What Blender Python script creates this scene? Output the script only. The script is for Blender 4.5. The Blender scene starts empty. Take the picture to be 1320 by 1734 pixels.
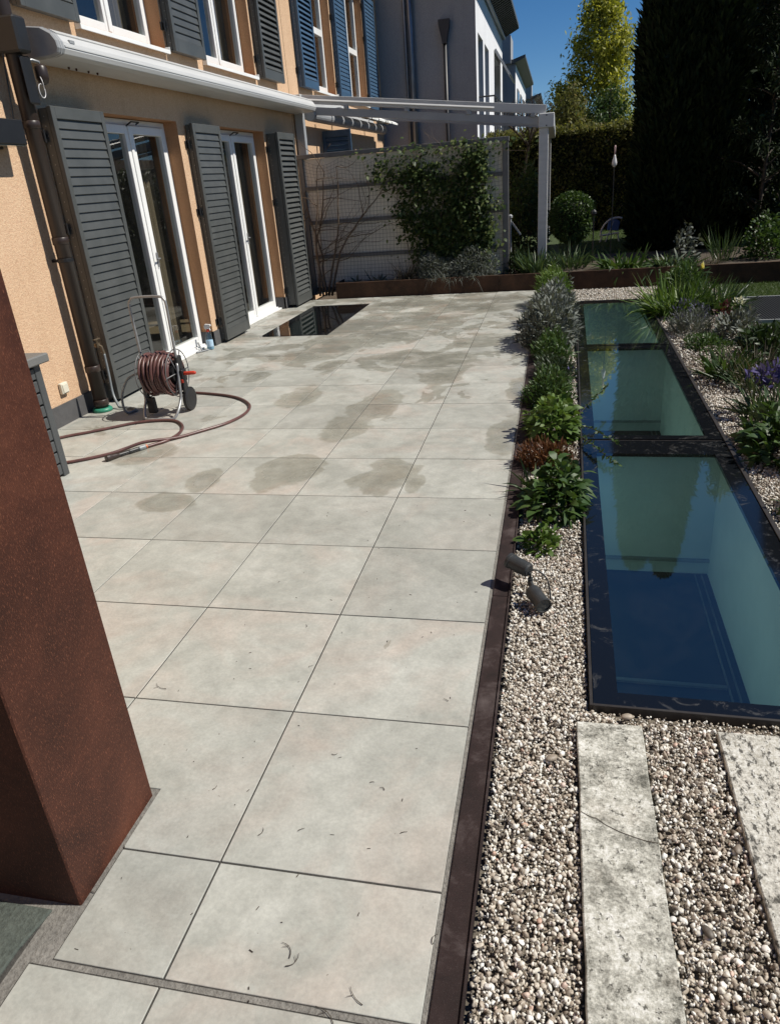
import bpy, bmesh, math, random
import numpy as np
from mathutils import Vector, Matrix

scene = bpy.context.scene
COL = scene.collection
rng = np.random.default_rng(7)
random.seed(7)

# ------------------------------------------------------------------ camera
cam_d = bpy.data.cameras.new('camera')
cam = bpy.data.objects.new('camera', cam_d)
COL.objects.link(cam)
cam_d.sensor_width = 36.0
cam_d.sensor_fit = 'AUTO'
cam_d.lens = 36.0 * 1210.37 / 1734.0
cam_d.clip_start = 0.05
cam_d.clip_end = 600
cr = Vector((0.975688825, 0.206509860, -0.073382519))
cu = Vector((-0.022180307, 0.426160888, 0.904375437))
cf = Vector((-0.218035205, 0.880761361, -0.420380868))
cam.matrix_world = Matrix(((cr.x, cu.x, -cf.x, 0.24077), (cr.y, cu.y, -cf.y, -0.59473),
                           (cr.z, cu.z, -cf.z, 1.62113), (0, 0, 0, 1)))
scene.camera = cam

# ------------------------------------------------------------------ light
SUN = Vector((1.0, 0.13, 1.2)).normalized()
world = bpy.data.worlds.new('World')
scene.world = world
world.use_nodes = True
wn = world.node_tree
bg = wn.nodes['Background']
sky = wn.nodes.new('ShaderNodeTexSky')
sky.sky_type = 'NISHITA'
sky.sun_disc = False
sky.sun_elevation = math.asin(SUN.z)
sky.sun_rotation = math.atan2(SUN.x, SUN.y)
sky.altitude = 1500
sky.air_density = 0.8
sky.dust_density = 0.0
sky.ozone_density = 4.0
hsv = wn.nodes.new('ShaderNodeHueSaturation')
hsv.inputs['Saturation'].default_value = 1.25
wn.links.new(sky.outputs[0], hsv.inputs['Color'])
wn.links.new(hsv.outputs[0], bg.inputs[0])
bg.inputs[1].default_value = 0.07
sun_d = bpy.data.lights.new('sun', 'SUN')
sun_d.energy = 5.0
sun_d.angle = math.radians(0.53)
sun_d.color = (1.0, 0.955, 0.86)
sun = bpy.data.objects.new('sun', sun_d)
COL.objects.link(sun)
sun.rotation_euler = SUN.to_track_quat('Z', 'Y').to_euler()
vs = scene.view_settings
vs.view_transform = 'Standard'
vs.look = 'None'
vs.exposure = 0.2
vs.gamma = 1.0
vs.use_curve_mapping = False
scene.cycles.max_bounces = 8
scene.cycles.transparent_max_bounces = 12
scene.cycles.caustics_reflective = False
scene.cycles.caustics_refractive = False

# ------------------------------------------------------------------ helpers
ORG = {}


def link(o):
    COL.objects.link(o)
    return o


def tag(o, label=None, cat=None, group=None, kind=None):
    if label:
        o['label'] = label
    if cat:
        o['category'] = cat
    if group:
        o['group'] = group
    if kind:
        o['kind'] = kind
    return o


def thing(name, label, cat, loc, group=None):
    o = link(bpy.data.objects.new(name, None))
    o.location = loc
    o.empty_display_size = 0.1
    ORG[o.name] = Vector(loc)
    return tag(o, label, cat, group)


def finish(name, me, mat, parent=None, smooth=False):
    if mat is not None:
        me.materials.append(mat)
    o = link(bpy.data.objects.new(name, me))
    if parent is not None:
        o.parent = parent
        ORG[o.name] = ORG.get(parent.name, Vector((0, 0, 0)))
    else:
        ORG[o.name] = Vector((0, 0, 0))
    if smooth:
        me.polygons.foreach_set('use_smooth', [True] * len(me.polygons))
    return o


class MB:
    """collects world-space geometry; build() links it as one mesh object"""

    def __init__(self):
        self.v = []
        self.f = []

    def box(self, x0, y0, z0, x1, y1, z1):
        b = len(self.v)
        self.v += [(x0, y0, z0), (x1, y0, z0), (x1, y1, z0), (x0, y1, z0), (x0, y0, z1), (x1, y0, z1), (x1, y1, z1), (x0, y1, z1)]
        self.f += [tuple(b + i for i in q) for q in ((0, 3, 2, 1), (4, 5, 6, 7), (0, 1, 5, 4), (1, 2, 6, 5), (2, 3, 7, 6), (3, 0, 4, 7))]
        return self

    def prism(self, poly, z0, z1):
        """ccw polygon in xy extruded in z"""
        b, n = len(self.v), len(poly)
        self.v += [(p[0], p[1], z0) for p in poly] + [(p[0], p[1], z1) for p in poly]
        self.f += [tuple(b + i for i in range(n - 1, -1, -1)), tuple(b + n + i for i in range(n))]
        self.f += [(b + i, b + (i + 1) % n, b + n + (i + 1) % n, b + n + i) for i in range(n)]
        return self

    def prism_y(self, poly, y0, y1):
        """polygon in xz extruded along y"""
        b, n = len(self.v), len(poly)
        self.v += [(p[0], y0, p[1]) for p in poly] + [(p[0], y1, p[1]) for p in poly]
        self.f += [tuple(b + i for i in range(n)), tuple(b + n + i for i in range(n - 1, -1, -1))]
        self.f += [(b + i, b + n + i, b + n + (i + 1) % n, b + (i + 1) % n) for i in range(n)]
        return self

    def quad(self, a, b_, c, d):
        b = len(self.v)
        self.v += [tuple(a), tuple(b_), tuple(c), tuple(d)]
        self.f.append((b, b + 1, b + 2, b + 3))
        return self

    def obox(self, p0, p1, w, h, up=(0, 0, 1)):
        """box beam from p0 to p1, w wide, h high"""
        p0, p1, up = Vector(p0), Vector(p1), Vector(up)
        d = (p1 - p0).normalized()
        s = d.cross(up).normalized() * (w / 2)
        u = s.cross(d).normalized() * (h / 2)
        b = len(self.v)
        for p in (p0, p1):
            for q in (-s - u, s - u, s + u, -s + u):
                self.v.append(tuple(p + q))
        self.f += [tuple(b + i for i in q) for q in ((0, 1, 2, 3), (7, 6, 5, 4), (0, 4, 5, 1), (1, 5, 6, 2), (2, 6, 7, 3), (3, 7, 4, 0))]
        return self

    def tube(self, pts, r, n=8, cap=True, taper=None):
        pts = [Vector(p) for p in pts]
        b = len(self.v)
        ref = Vector((0.31, 0.17, 0.93))
        m = len(pts)
        prev = None
        for i, p in enumerate(pts):
            d = (pts[min(i + 1, m - 1)] - pts[max(i - 1, 0)])
            d = d.normalized() if d.length > 1e-9 else Vector((0, 0, 1))
            if prev is None:
                a = d.cross(ref)
                if a.length < 1e-3:
                    a = d.cross(Vector((1, 0, 0)))
                a.normalize()
            else:
                a = (prev - d * prev.dot(d)).normalized()
            prev = a
            c = d.cross(a)
            rr = r if taper is None else r + (taper - r) * i / max(1, m - 1)
            for k in range(n):
                t = 2 * math.pi * k / n
                self.v.append(tuple(p + a * (rr * math.cos(t)) + c * (rr * math.sin(t))))
        for i in range(m - 1):
            for k in range(n):
                k2 = (k + 1) % n
                self.f.append((b + i * n + k, b + i * n + k2, b + (i + 1) * n + k2, b + (i + 1) * n + k))
        if cap:
            self.f.append(tuple(b + k for k in range(n - 1, -1, -1)))
            self.f.append(tuple(b + (m - 1) * n + k for k in range(n)))
        return self

    def lathe(self, c, prof, n=20, axis=(0, 0, 1)):
        """prof: (radius, distance along axis)"""
        c, ax = Vector(c), Vector(axis).normalized()
        a = ax.cross(Vector((0, 1, 0)) if abs(ax.y) < 0.9 else Vector((1, 0, 0))).normalized()
        d = ax.cross(a)
        b, m = len(self.v), len(prof)
        for r, h in prof:
            for k in range(n):
                t = 2 * math.pi * k / n
                self.v.append(tuple(c + ax * h + a * (r * math.cos(t)) + d * (r * math.sin(t))))
        for i in range(m - 1):
            for k in range(n):
                k2 = (k + 1) % n
                self.f.append((b + i * n + k, b + i * n + k2, b + (i + 1) * n + k2, b + (i + 1) * n + k))
        self.f.append(tuple(b + k for k in range(n - 1, -1, -1)))
        self.f.append(tuple(b + (m - 1) * n + k for k in range(n)))
        return self

    def mesh(self, name, org=Vector((0, 0, 0)), bevel=0.0, segs=1):
        me = bpy.data.meshes.new(name)
        me.from_pydata([(x - org.x, y - org.y, z - org.z) for x, y, z in self.v], [], self.f)
        bm = bmesh.new()
        bm.from_mesh(me)
        bmesh.ops.recalc_face_normals(bm, faces=bm.faces)
        if bevel > 0:
            es = [e for e in bm.edges if len(e.link_faces) == 2 and e.calc_face_angle(0) > 0.6]
            bmesh.ops.bevel(bm, geom=es, offset=bevel, segments=segs, affect='EDGES', profile=0.5, clamp_overlap=True)
        bm.to_mesh(me)
        bm.free()
        return me

    def build(self, name, mat, parent=None, bevel=0.0, smooth=False, segs=1):
        org = ORG.get(parent.name, Vector((0, 0, 0))) if parent is not None else Vector((0, 0, 0))
        return finish(name, self.mesh(name, org, bevel, segs), mat, parent, smooth)

    def solo(self, name, mat, loc, label, cat, group=None, bevel=0.0, smooth=False):
        """a top-level thing that is one mesh, origin at loc"""
        o = finish(name, self.mesh(name, Vector(loc), bevel), mat, None, smooth)
        o.location = loc
        ORG[o.name] = Vector(loc)
        return tag(o, label, cat, group)


def raw_mesh(mb, name, mat, parent):
    me = bpy.data.meshes.new(name)
    g = ORG[parent.name]
    me.from_pydata([(x - g.x, y - g.y, z - g.z) for x, y, z in mb.v], [], mb.f)
    return finish(name, me, mat, parent)


def smooth_path(pts, sub=8, closed=False):
    """catmull-rom"""
    P = [Vector(p) for p in pts]
    out = []
    n = len(P)
    for i in range(n - 1):
        p0, p1, p2, p3 = P[max(i - 1, 0)], P[i], P[i + 1], P[min(i + 2, n - 1)]
        for s in range(sub):
            t = s / sub
            out.append(0.5 * ((2 * p1) + (p2 - p0) * t + (2 * p0 - 5 * p1 + 4 * p2 - p3) * t * t + (3 * p1 - p0 - 3 * p2 + p3) * t ** 3))
    out.append(P[-1])
    return out


def np_mesh(name, V, F, attr=None):
    """fast mesh from arrays: V (n,3), F (m,k), attr per point"""
    me = bpy.data.meshes.new(name)
    V = np.ascontiguousarray(V, np.float32)
    F = np.ascontiguousarray(F, np.int32)
    k = F.shape[1]
    me.vertices.add(len(V))
    me.vertices.foreach_set('co', V.ravel())
    me.loops.add(F.size)
    me.loops.foreach_set('vertex_index', F.ravel())
    me.polygons.add(len(F))
    me.polygons.foreach_set('loop_start', np.arange(0, F.size, k, dtype=np.int32))
    me.polygons.foreach_set('loop_total', np.full(len(F), k, np.int32))
    if attr is not None:
        a = me.attributes.new('rnd', 'FLOAT', 'POINT')
        a.data.foreach_set('value', np.ascontiguousarray(attr, np.float32))
    me.update(calc_edges=True)
    return me


# ------------------------------------------------------------------ materials
def nodes_of(name):
    m = bpy.data.materials.new(name)
    m.use_nodes = True
    nt = m.node_tree
    return m, nt, nt.nodes, nt.links, nt.nodes['Principled BSDF']


def rgba(c):
    return (c[0], c[1], c[2], 1.0)


def N(nt, t, **kw):
    n = nt.nodes.new(t)
    for k, v in kw.items():
        if k.startswith('i_'):
            n.inputs[int(k[2:])].default_value = v
        else:
            setattr(n, k, v)
    return n


def ramp(nt, fac, stops):
    r = nt.nodes.new('ShaderNodeValToRGB')
    e = r.color_ramp.elements
    while len(e) < len(stops):
        e.new(0.5)
    for el, (p, c) in zip(e, stops):
        el.position = p
        el.color = rgba(c) if len(c) == 3 else c
    nt.links.new(fac, r.inputs[0])
    return r.outputs[0]


def noise(nt, vec, scale, detail=4, rough=0.55, dist=0.0):
    n = nt.nodes.new('ShaderNodeTexNoise')
    n.inputs['Scale'].default_value = scale
    n.inputs['Detail'].default_value = detail
    n.inputs['Roughness'].default_value = rough
    n.inputs['Distortion'].default_value = dist
    if vec is not None:
        nt.links.new(vec, n.inputs['Vector'])
    return n.outputs[0]


def math_n(nt, op, a, b=None, c=None, clamp=False):
    n = nt.nodes.new('ShaderNodeMath')
    n.operation = op
    n.use_clamp = clamp
    for i, x in enumerate((a, b, c)):
        if x is None:
            continue
        if isinstance(x, (int, float)):
            n.inputs[i].default_value = x
        else:
            nt.links.new(x, n.inputs[i])
    return n.outputs[0]


def mixc(nt, fac, a, b, blend='MIX'):
    n = nt.nodes.new('ShaderNodeMix')
    n.data_type = 'RGBA'
    n.blend_type = blend
    for s, x in ((n.inputs[0], fac), (n.inputs[6], a), (n.inputs[7], b)):
        if isinstance(x, (int, float)):
            s.default_value = x
        elif isinstance(x, tuple):
            s.default_value = rgba(x)
        else:
            nt.links.new(x, s)
    return n.outputs[2]


def pos(nt):
    return nt.nodes.new('ShaderNodeNewGeometry').outputs['Position']


def bump(nt, bsdf, height, strength=0.3, dist=0.01, chain=None):
    b = nt.nodes.new('ShaderNodeBump')
    b.inputs['Strength'].default_value = strength
    b.inputs['Distance'].default_value = dist
    nt.links.new(height, b.inputs['Height'])
    if chain is not None:
        nt.links.new(chain, b.inputs['Normal'])
    nt.links.new(b.outputs[0], bsdf.inputs['Normal'])
    return b.outputs[0]


def simple(name, c, rough=0.5, metal=0.0, c2=None, scale=8.0, bstr=0.0, bscale=60.0, rvar=0.0, spec=0.5, stretch=None):
    """painted / metal / plastic surface with a little uneven colour, roughness and relief"""
    m, nt, nd, lk, b = nodes_of(name)
    b.inputs['Metallic'].default_value = metal
    b.inputs['Specular IOR Level'].default_value = spec
    p = pos(nt)
    if stretch:
        mp = N(nt, 'ShaderNodeMapping')
        mp.inputs['Scale'].default_value = stretch
        lk.new(p, mp.inputs[0])
        p = mp.outputs[0]
    c2 = c2 or tuple(x * 0.82 for x in c)
    nz = noise(nt, p, scale, 5, 0.6)
    col = ramp(nt, nz, [(0.35, c2), (0.65, c)])
    lk.new(col, b.inputs['Base Color'])
    if rvar:
        r = math_n(nt, 'MULTIPLY_ADD', nz, rvar, rough - rvar / 2)
        lk.new(r, b.inputs['Roughness'])
    else:
        b.inputs['Roughness'].default_value = rough
    if bstr:
        bump(nt, b, noise(nt, p, bscale, 3), bstr, 0.004)
    return m


def leafmat(name, stops, rough=0.5, trans=0.3, spec=0.4):
    """foliage: colour by the leaf's own random number, thin and slightly see-through to light"""
    m, nt, nd, lk, b = nodes_of(name)
    at = N(nt, 'ShaderNodeAttribute', attribute_name='rnd')
    col = ramp(nt, at.outputs['Fac'], stops)
    lk.new(col, b.inputs['Base Color'])
    b.inputs['Roughness'].default_value = rough
    b.inputs['Specular IOR Level'].default_value = spec
    if trans > 0:
        tr = N(nt, 'ShaderNodeBsdfTranslucent')
        tc = mixc(nt, 1.0, col, (1.0, 1.0, 0.55), 'MULTIPLY')
        lk.new(tc, tr.inputs[0])
        mx = N(nt, 'ShaderNodeMixShader')
        mx.inputs[0].default_value = trans
        lk.new(b.outputs[0], mx.inputs[1])
        lk.new(tr.outputs[0], mx.inputs[2])
        lk.new(mx.outputs[0], nd['Material Output'].inputs[0])
    return m


def glassmat(name, tint, ior=1.5, rough=0.0, dirt=0.0, dirt_scale=3.0):
    """flat pane: fresnel mirror over tinted clear, with a film of dust"""
    m, nt, nd, lk, b = nodes_of(name)
    nd.remove(b)
    # two-sided fresnel of a thin sheet (schlick), the same from above and from below
    ge = N(nt, 'ShaderNodeNewGeometry')
    dt = N(nt, 'ShaderNodeVectorMath', operation='DOT_PRODUCT')
    lk.new(ge.outputs['Incoming'], dt.inputs[0])
    lk.new(ge.outputs['Normal'], dt.inputs[1])
    f0 = min(0.95, 2 * ((ior - 1) / (ior + 1)) ** 2)
    pw = math_n(nt, 'POWER', math_n(nt, 'SUBTRACT', 1.0, math_n(nt, 'ABSOLUTE', dt.outputs['Value']), clamp=True), 5.0)
    frv = math_n(nt, 'MULTIPLY_ADD', pw, 1 - f0, f0)
    tr = N(nt, 'ShaderNodeBsdfTransparent')
    tr.inputs[0].default_value = rgba(tint)
    gl = N(nt, 'ShaderNodeBsdfGlossy')
    gl.inputs['Roughness'].default_value = rough
    gl.inputs[0].default_value = (1, 1, 1, 1)
    mx = N(nt, 'ShaderNodeMixShader')
    lk.new(frv, mx.inputs[0])
    lk.new(tr.outputs[0], mx.inputs[1])
    lk.new(gl.outputs[0], mx.inputs[2])
    out = mx.outputs[0]
    if dirt:
        df = N(nt, 'ShaderNodeBsdfDiffuse')
        df.inputs[0].default_value = (0.5, 0.5, 0.48, 1)
        p = pos(nt)
        n1 = noise(nt, p, dirt_scale, 6, 0.7, 1.5)
        n2 = noise(nt, p, dirt_scale * 14, 3, 0.6, 2.0)
        f = math_n(nt, 'MULTIPLY', math_n(nt, 'SUBTRACT', n1, 0.45, clamp=True), n2)
        f = math_n(nt, 'MULTIPLY_ADD', f, dirt * 4, dirt * 0.25, clamp=True)
        m2 = N(nt, 'ShaderNodeMixShader')
        lk.new(f, m2.inputs[0])
        lk.new(out, m2.inputs[1])
        lk.new(df.outputs[0], m2.inputs[2])
        out = m2.outputs[0]
    lk.new(out, nd['Material Output'].inputs[0])
    return m


WET = [(-0.72, 3.29, 0.14, 0.26), (-1.4, 3.35, 0.17, 0.2), (-1.96, 2.86, 0.12, 0.11), (-1.15, 4.72, 0.14, 0.45), (-1.24, 4.25, 0.14, 0.25), (-1.9, 5.05, 0.15, 0.22), (-1.19, 6.46, 0.28, 0.21), (-0.85, 6.2, 0.28, 0.31), (-0.71, 5.7, 0.14, 0.29), (-1.62, 7.62, 0.43, 0.31), (-1.46, 8.51, 0.46, 0.41), (-1.94, 8.4, 0.4, 0.49), (-0.83, 9.22, 0.44, 0.37), (-2.12, 6.86, 0.31, 0.26), (-0.02, 5.16, 0.08, 0.28), (-0.71, 6.94, 0.09, 0.14), (-2.55, 5.71, 0.1, 0.16), (-2.44, 6.62, 0.37, 0.2), (-1.87, 3.19, 0.09, 0.15), (-1.9, 6.11, 0.11, 0.17), (-0.04, 4.01, 0.1, 0.36), (-1.71, 9.67, 0.52, 0.31), (-2.24, 8.07, 0.47, 0.39), (-2.52, 3.65, 0.18, 0.16), (-0.54, 3.19, 0.05, 0.11), (-2.2, 7.4, 0.28, 0.3), (-0.6, 9.9, 0.5, 0.3)]


def tile_material():
    m, nt, nd, lk, b = nodes_of('porcelain_tile')
    p = pos(nt)
    oi = N(nt, 'ShaderNodeObjectInfo')
    rnd = oi.outputs['Random']
    # shift the pattern from tile to tile
    off = N(nt, 'ShaderNodeVectorMath', operation='SCALE')
    off.inputs[0].default_value = (17.0, 31.0, 5.0)
    lk.new(rnd, off.inputs['Scale'])
    add = N(nt, 'ShaderNodeVectorMath', operation='ADD')
    lk.new(p, add.inputs[0])
    lk.new(off.outputs[0], add.inputs[1])
    q = add.outputs[0]
    n1 = noise(nt, q, 3.2, 6, 0.62, 0.6)
    n2 = noise(nt, q, 14.0, 6, 0.7)
    n3 = noise(nt, q, 90.0, 3, 0.7)
    base = ramp(nt, n1, [(0.3, (0.300, 0.303, 0.272)), (0.5, (0.372, 0.374, 0.338)), (0.7, (0.432, 0.434, 0.396))])
    pink = math_n(nt, 'MULTIPLY', math_n(nt, 'SUBTRACT', noise(nt, q, 2.1, 5, 0.62, 0.8), 0.48, clamp=True), 4.0, clamp=True)
    base = mixc(nt, math_n(nt, 'MULTIPLY', pink, math_n(nt, 'MULTIPLY_ADD', rnd, 0.7, 0.25)), base, (0.415, 0.352, 0.305))
    base = mixc(nt, 0.45, base, ramp(nt, n2, [(0.3, (0.36, 0.36, 0.36)), (0.7, (0.62, 0.62, 0.62))]), 'OVERLAY')
    base = mixc(nt, 0.12, base, ramp(nt, n3, [(0.35, (0.2, 0.2, 0.2)), (0.65, (0.8, 0.8, 0.8))]), 'OVERLAY')
    tone = math_n(nt, 'MULTIPLY_ADD', rnd, 0.20, 0.88)
    tv = N(nt, 'ShaderNodeCombineColor')
    for i in range(3):
        lk.new(tone, tv.inputs[i])
    base = mixc(nt, 1.0, base, tv.outputs[0], 'MULTIPLY')
    # dust and dried scale marks
    d = math_n(nt, 'SUBTRACT', noise(nt, p, 5.0, 6, 0.75, 2.5), 0.6, clamp=True)
    base = mixc(nt, math_n(nt, 'MULTIPLY', d, 1.6, clamp=True), base, (0.49, 0.49, 0.465))
    spk = math_n(nt, 'GREATER_THAN', noise(nt, p, 55.0, 2, 0.5), 0.76)
    base = mixc(nt, math_n(nt, 'MULTIPLY', spk, 0.5), base, (0.12, 0.10, 0.08))
    # water left on the tiles
    sx = N(nt, 'ShaderNodeSeparateXYZ')
    lk.new(p, sx.inputs[0])
    wob = noise(nt, p, 2.6, 3, 0.5, 0.5)
    best = None
    for cx, cy, rx, ry in WET:
        dx = math_n(nt, 'MULTIPLY', math_n(nt, 'SUBTRACT', sx.outputs[0], cx), 1 / rx)
        dy = math_n(nt, 'MULTIPLY', math_n(nt, 'SUBTRACT', sx.outputs[1], cy), 1 / ry)
        r2 = math_n(nt, 'ADD', math_n(nt, 'MULTIPLY', dx, dx), math_n(nt, 'MULTIPLY', dy, dy))
        best = r2 if best is None else math_n(nt, 'MINIMUM', best, r2)
    best = math_n(nt, 'SQRT', best)
    best = math_n(nt, 'MULTIPLY_ADD', math_n(nt, 'SUBTRACT', noise(nt, p, 16.0, 5, 0.7), 0.5), 0.5, best)
    best = math_n(nt, 'MULTIPLY_ADD', math_n(nt, 'SUBTRACT', wob, 0.5), 2.0, math_n(nt, 'MULTIPLY', best, 0.85))
    wet = N(nt, 'ShaderNodeMapRange', interpolation_type='SMOOTHSTEP')
    wet.inputs[1].default_value = 1.18
    wet.inputs[2].default_value = 1.0
    wet.inputs[3].default_value = 0.0
    wet.inputs[4].default_value = 1.0
    lk.new(best, wet.inputs[0])
    w = wet.outputs[0]
    # thin damp film over the far, freshly hosed part
    film = N(nt, 'ShaderNodeMapRange')
    film.inputs[1].default_value = 3.0
    film.inputs[2].default_value = 8.0
    lk.new(sx.outputs[1], film.inputs[0])
    filmn = math_n(nt, 'MULTIPLY', film.outputs[0], ramp(nt, noise(nt, p, 1.6, 4, 0.6, 0.7), [(0.42, (0, 0, 0)), (0.6, (1, 1, 1))]))
    # damp, half dried areas with uneven edges, more of them the farther the hose reached
    dn = noise(nt, p, 1.9, 5, 0.6, 0.9)
    thr = N(nt, 'ShaderNodeMapRange')
    thr.inputs[1].default_value = 2.2
    thr.inputs[2].default_value = 7.5
    thr.inputs[3].default_value = 0.74
    thr.inputs[4].default_value = 0.495
    lk.new(sx.outputs[1], thr.inputs[0])
    dd = math_n(nt, 'SUBTRACT', dn, thr.outputs[0])
    damp = N(nt, 'ShaderNodeMapRange', interpolation_type='SMOOTHSTEP')
    damp.inputs[1].default_value = -0.004
    damp.inputs[2].default_value = 0.010
    lk.new(dd, damp.inputs[0])
    # a few centimetres inside the rim it is wetter again
    core = N(nt, 'ShaderNodeMapRange', interpolation_type='SMOOTHSTEP')
    core.inputs[1].default_value = 1.0
    core.inputs[2].default_value = 0.45
    lk.new(best, core.inputs[0])
    wv_ = math_n(nt, 'MAXIMUM', math_n(nt, 'MULTIPLY', w, 0.82), math_n(nt, 'MULTIPLY', damp.outputs[0], 0.75))
    wv_ = math_n(nt, 'MULTIPLY', wv_, math_n(nt, 'MULTIPLY_ADD', noise(nt, p, 9.0, 4, 0.6), 0.7, 0.55), clamp=True)
    base = mixc(nt, wv_, base, mixc(nt, 1.0, base, (0.66, 0.635, 0.58), 'MULTIPLY'))
    # pale lime scale where the water has dried off
    sc_ = math_n(nt, 'MULTIPLY', math_n(nt, 'SUBTRACT', noise(nt, p, 2.6, 6, 0.65, 1.4), 0.53, clamp=True), film.outputs[0])
    base = mixc(nt, math_n(nt, 'MULTIPLY', sc_, 3.2, clamp=True), base, (0.56, 0.555, 0.52))
    w = math_n(nt, 'MULTIPLY', math_n(nt, 'MAXIMUM', math_n(nt, 'MULTIPLY', w, core.outputs[0]), math_n(nt, 'MULTIPLY', damp.outputs[0], 0.45)), 1.0)
    lk.new(base, b.inputs['Base Color'])
    rough = math_n(nt, 'MULTIPLY_ADD', n2, 0.25, 0.42)
    rough = math_n(nt, 'MULTIPLY', rough, math_n(nt, 'SUBTRACT', 1.0, math_n(nt, 'MULTIPLY', filmn, 0.35)))
    mr = N(nt, 'ShaderNodeMix')
    lk.new(w, mr.inputs[0])
    lk.new(rough, mr.inputs[2])
    mr.inputs[3].default_value = 0.14
    lk.new(mr.outputs[0], b.inputs['Roughness'])
    h = math_n(nt, 'MULTIPLY', math_n(nt, 'ADD', n2, math_n(nt, 'MULTIPLY', n3, 0.3)), math_n(nt, 'SUBTRACT', 1.0, math_n(nt, 'MULTIPLY', w, 0.85)))
    bump(nt, b, h, 0.22, 0.004)
    return m


def plaster_material(name, c, c2, bstr=0.8, bscale=130.0):
    m, nt, nd, lk, b = nodes_of(name)
    p = pos(nt)
    n1 = noise(nt, p, 1.2, 5, 0.6)
    n2 = noise(nt, p, bscale, 3, 0.65)
    n3 = noise(nt, p, bscale * 0.35, 3, 0.6)
    col = ramp(nt, n1, [(0.3, c2), (0.7, c)])
    col = mixc(nt, 0.5, col, ramp(nt, n2, [(0.35, (0.3, 0.28, 0.26)), (0.65, (0.68, 0.68, 0.68))]), 'OVERLAY')
    mp = N(nt, 'ShaderNodeMapping')
    mp.inputs['Scale'].default_value = (3.0, 3.0, 0.35)
    lk.new(p, mp.inputs[0])
    stv = math_n(nt, 'SUBTRACT', noise(nt, mp.outputs[0], 2.2, 6, 0.7), 0.5, clamp=True)
    col = mixc(nt, math_n(nt, 'MULTIPLY', stv, 1.4, clamp=True), col, mixc(nt, 1.0, col, (0.72, 0.68, 0.64), 'MULTIPLY'))
    lk.new(col, b.inputs['Base Color'])
    b.inputs['Roughness'].default_value = 0.92
    b.inputs['Specular IOR Level'].default_value = 0.15
    bump(nt, b, math_n(nt, 'ADD', n2, n3), bstr, 0.006)
    return m


def rust_material(name, dark, mid, light, scale=9.0, rough=0.75, spots=(0.16, 0.10, 0.07)):
    m, nt, nd, lk, b = nodes_of(name)
    p = pos(nt)
    n1 = noise(nt, p, scale, 8, 0.7, 0.4)
    mp = N(nt, 'ShaderNodeMapping')
    mp.inputs['Scale'].default_value = (1, 1, 0.22)
    lk.new(p, mp.inputs[0])
    n2 = noise(nt, mp.outputs[0], 420.0, 3, 0.7)
    col = ramp(nt, n1, [(0.32, dark), (0.52, mid), (0.72, light)])
    col = mixc(nt, ramp(nt, n2, [(0.56, (0, 0, 0)), (0.72, (0.75, 0.75, 0.75))]), col, spots)
    lk.new(col, b.inputs['Base Color'])
    b.inputs['Roughness'].default_value = rough
    b.inputs['Specular IOR Level'].default_value = 0.3
    bump(nt, b, n2, 0.35, 0.003)
    return m


def travertine_material(name, stops, pit_lo, pit_scale, rot, str_=0.45, pitc=(0.04, 0.036, 0.03)):
    m, nt, nd, lk, b = nodes_of(name)
    q = pos(nt)
    n1 = noise(nt, q, 8.0, 13, 0.84, 0.0)
    n2 = noise(nt, q, 85.0, 8, 0.85, 0.0)
    n3 = noise(nt, q, 3.4, 4, 0.6)
    col = ramp(nt, n1, stops)
    col = mixc(nt, 0.8, col, ramp(nt, n2, [(0.36, (0.10, 0.10, 0.09)), (0.64, (0.88, 0.88, 0.86))]), 'OVERLAY')
    col = mixc(nt, math_n(nt, 'MULTIPLY', math_n(nt, 'SUBTRACT', n3, 0.58, clamp=True), 1.3), col, (0.33, 0.24, 0.17))
    mp = N(nt, 'ShaderNodeMapping')
    mp.inputs['Scale'].default_value = (1, str_, 1)
    mp.inputs['Rotation'].default_value = (0, 0, rot)
    lk.new(q, mp.inputs[0])
    pit = noise(nt, mp.outputs[0], pit_scale, 8, 0.78, 0.15)
    pm = ramp(nt, pit, [(pit_lo, (0, 0, 0)), (pit_lo + 0.035, (1, 1, 1))])
    big = math_n(nt, 'SUBTRACT', noise(nt, q, 2.3, 6, 0.7, 0.5), 0.52, clamp=True)
    col = mixc(nt, math_n(nt, 'MULTIPLY', big, 4.0, clamp=True), col, mixc(nt, 1.0, col, (0.45, 0.44, 0.40), 'MULTIPLY'))
    col = mixc(nt, math_n(nt, 'MULTIPLY', pm, 0.9), col, pitc)
    lk.new(col, b.inputs['Base Color'])
    b.inputs['Roughness'].default_value = 0.85
    h = math_n(nt, 'SUBTRACT', math_n(nt, 'MULTIPLY', n2, 0.5), pm)
    bump(nt, b, h, 0.9, 0.008)
    return m


def pebble_material():
    m, nt, nd, lk, b = nodes_of('gravel_pebble')
    at = N(nt, 'ShaderNodeAttribute', attribute_name='rnd')
    col = ramp(nt, at.outputs['Fac'], [(0.0, (0.07, 0.06, 0.05)), (0.12, (0.19, 0.155, 0.12)), (0.3, (0.36, 0.30, 0.235)), (0.5, (0.50, 0.445, 0.37)), (0.75, (0.64, 0.61, 0.545)), (0.95, (0.80, 0.785, 0.74)), (1.0, (0.50, 0.33, 0.25))])
    n = noise(nt, pos(nt), 120.0, 4, 0.6)
    col = mixc(nt, 0.4, col, ramp(nt, n, [(0.3, (0.25, 0.25, 0.25)), (0.7, (0.75, 0.75, 0.75))]), 'OVERLAY')
    lk.new(col, b.inputs['Base Color'])
    b.inputs['Roughness'].default_value = 0.55
    return m


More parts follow.
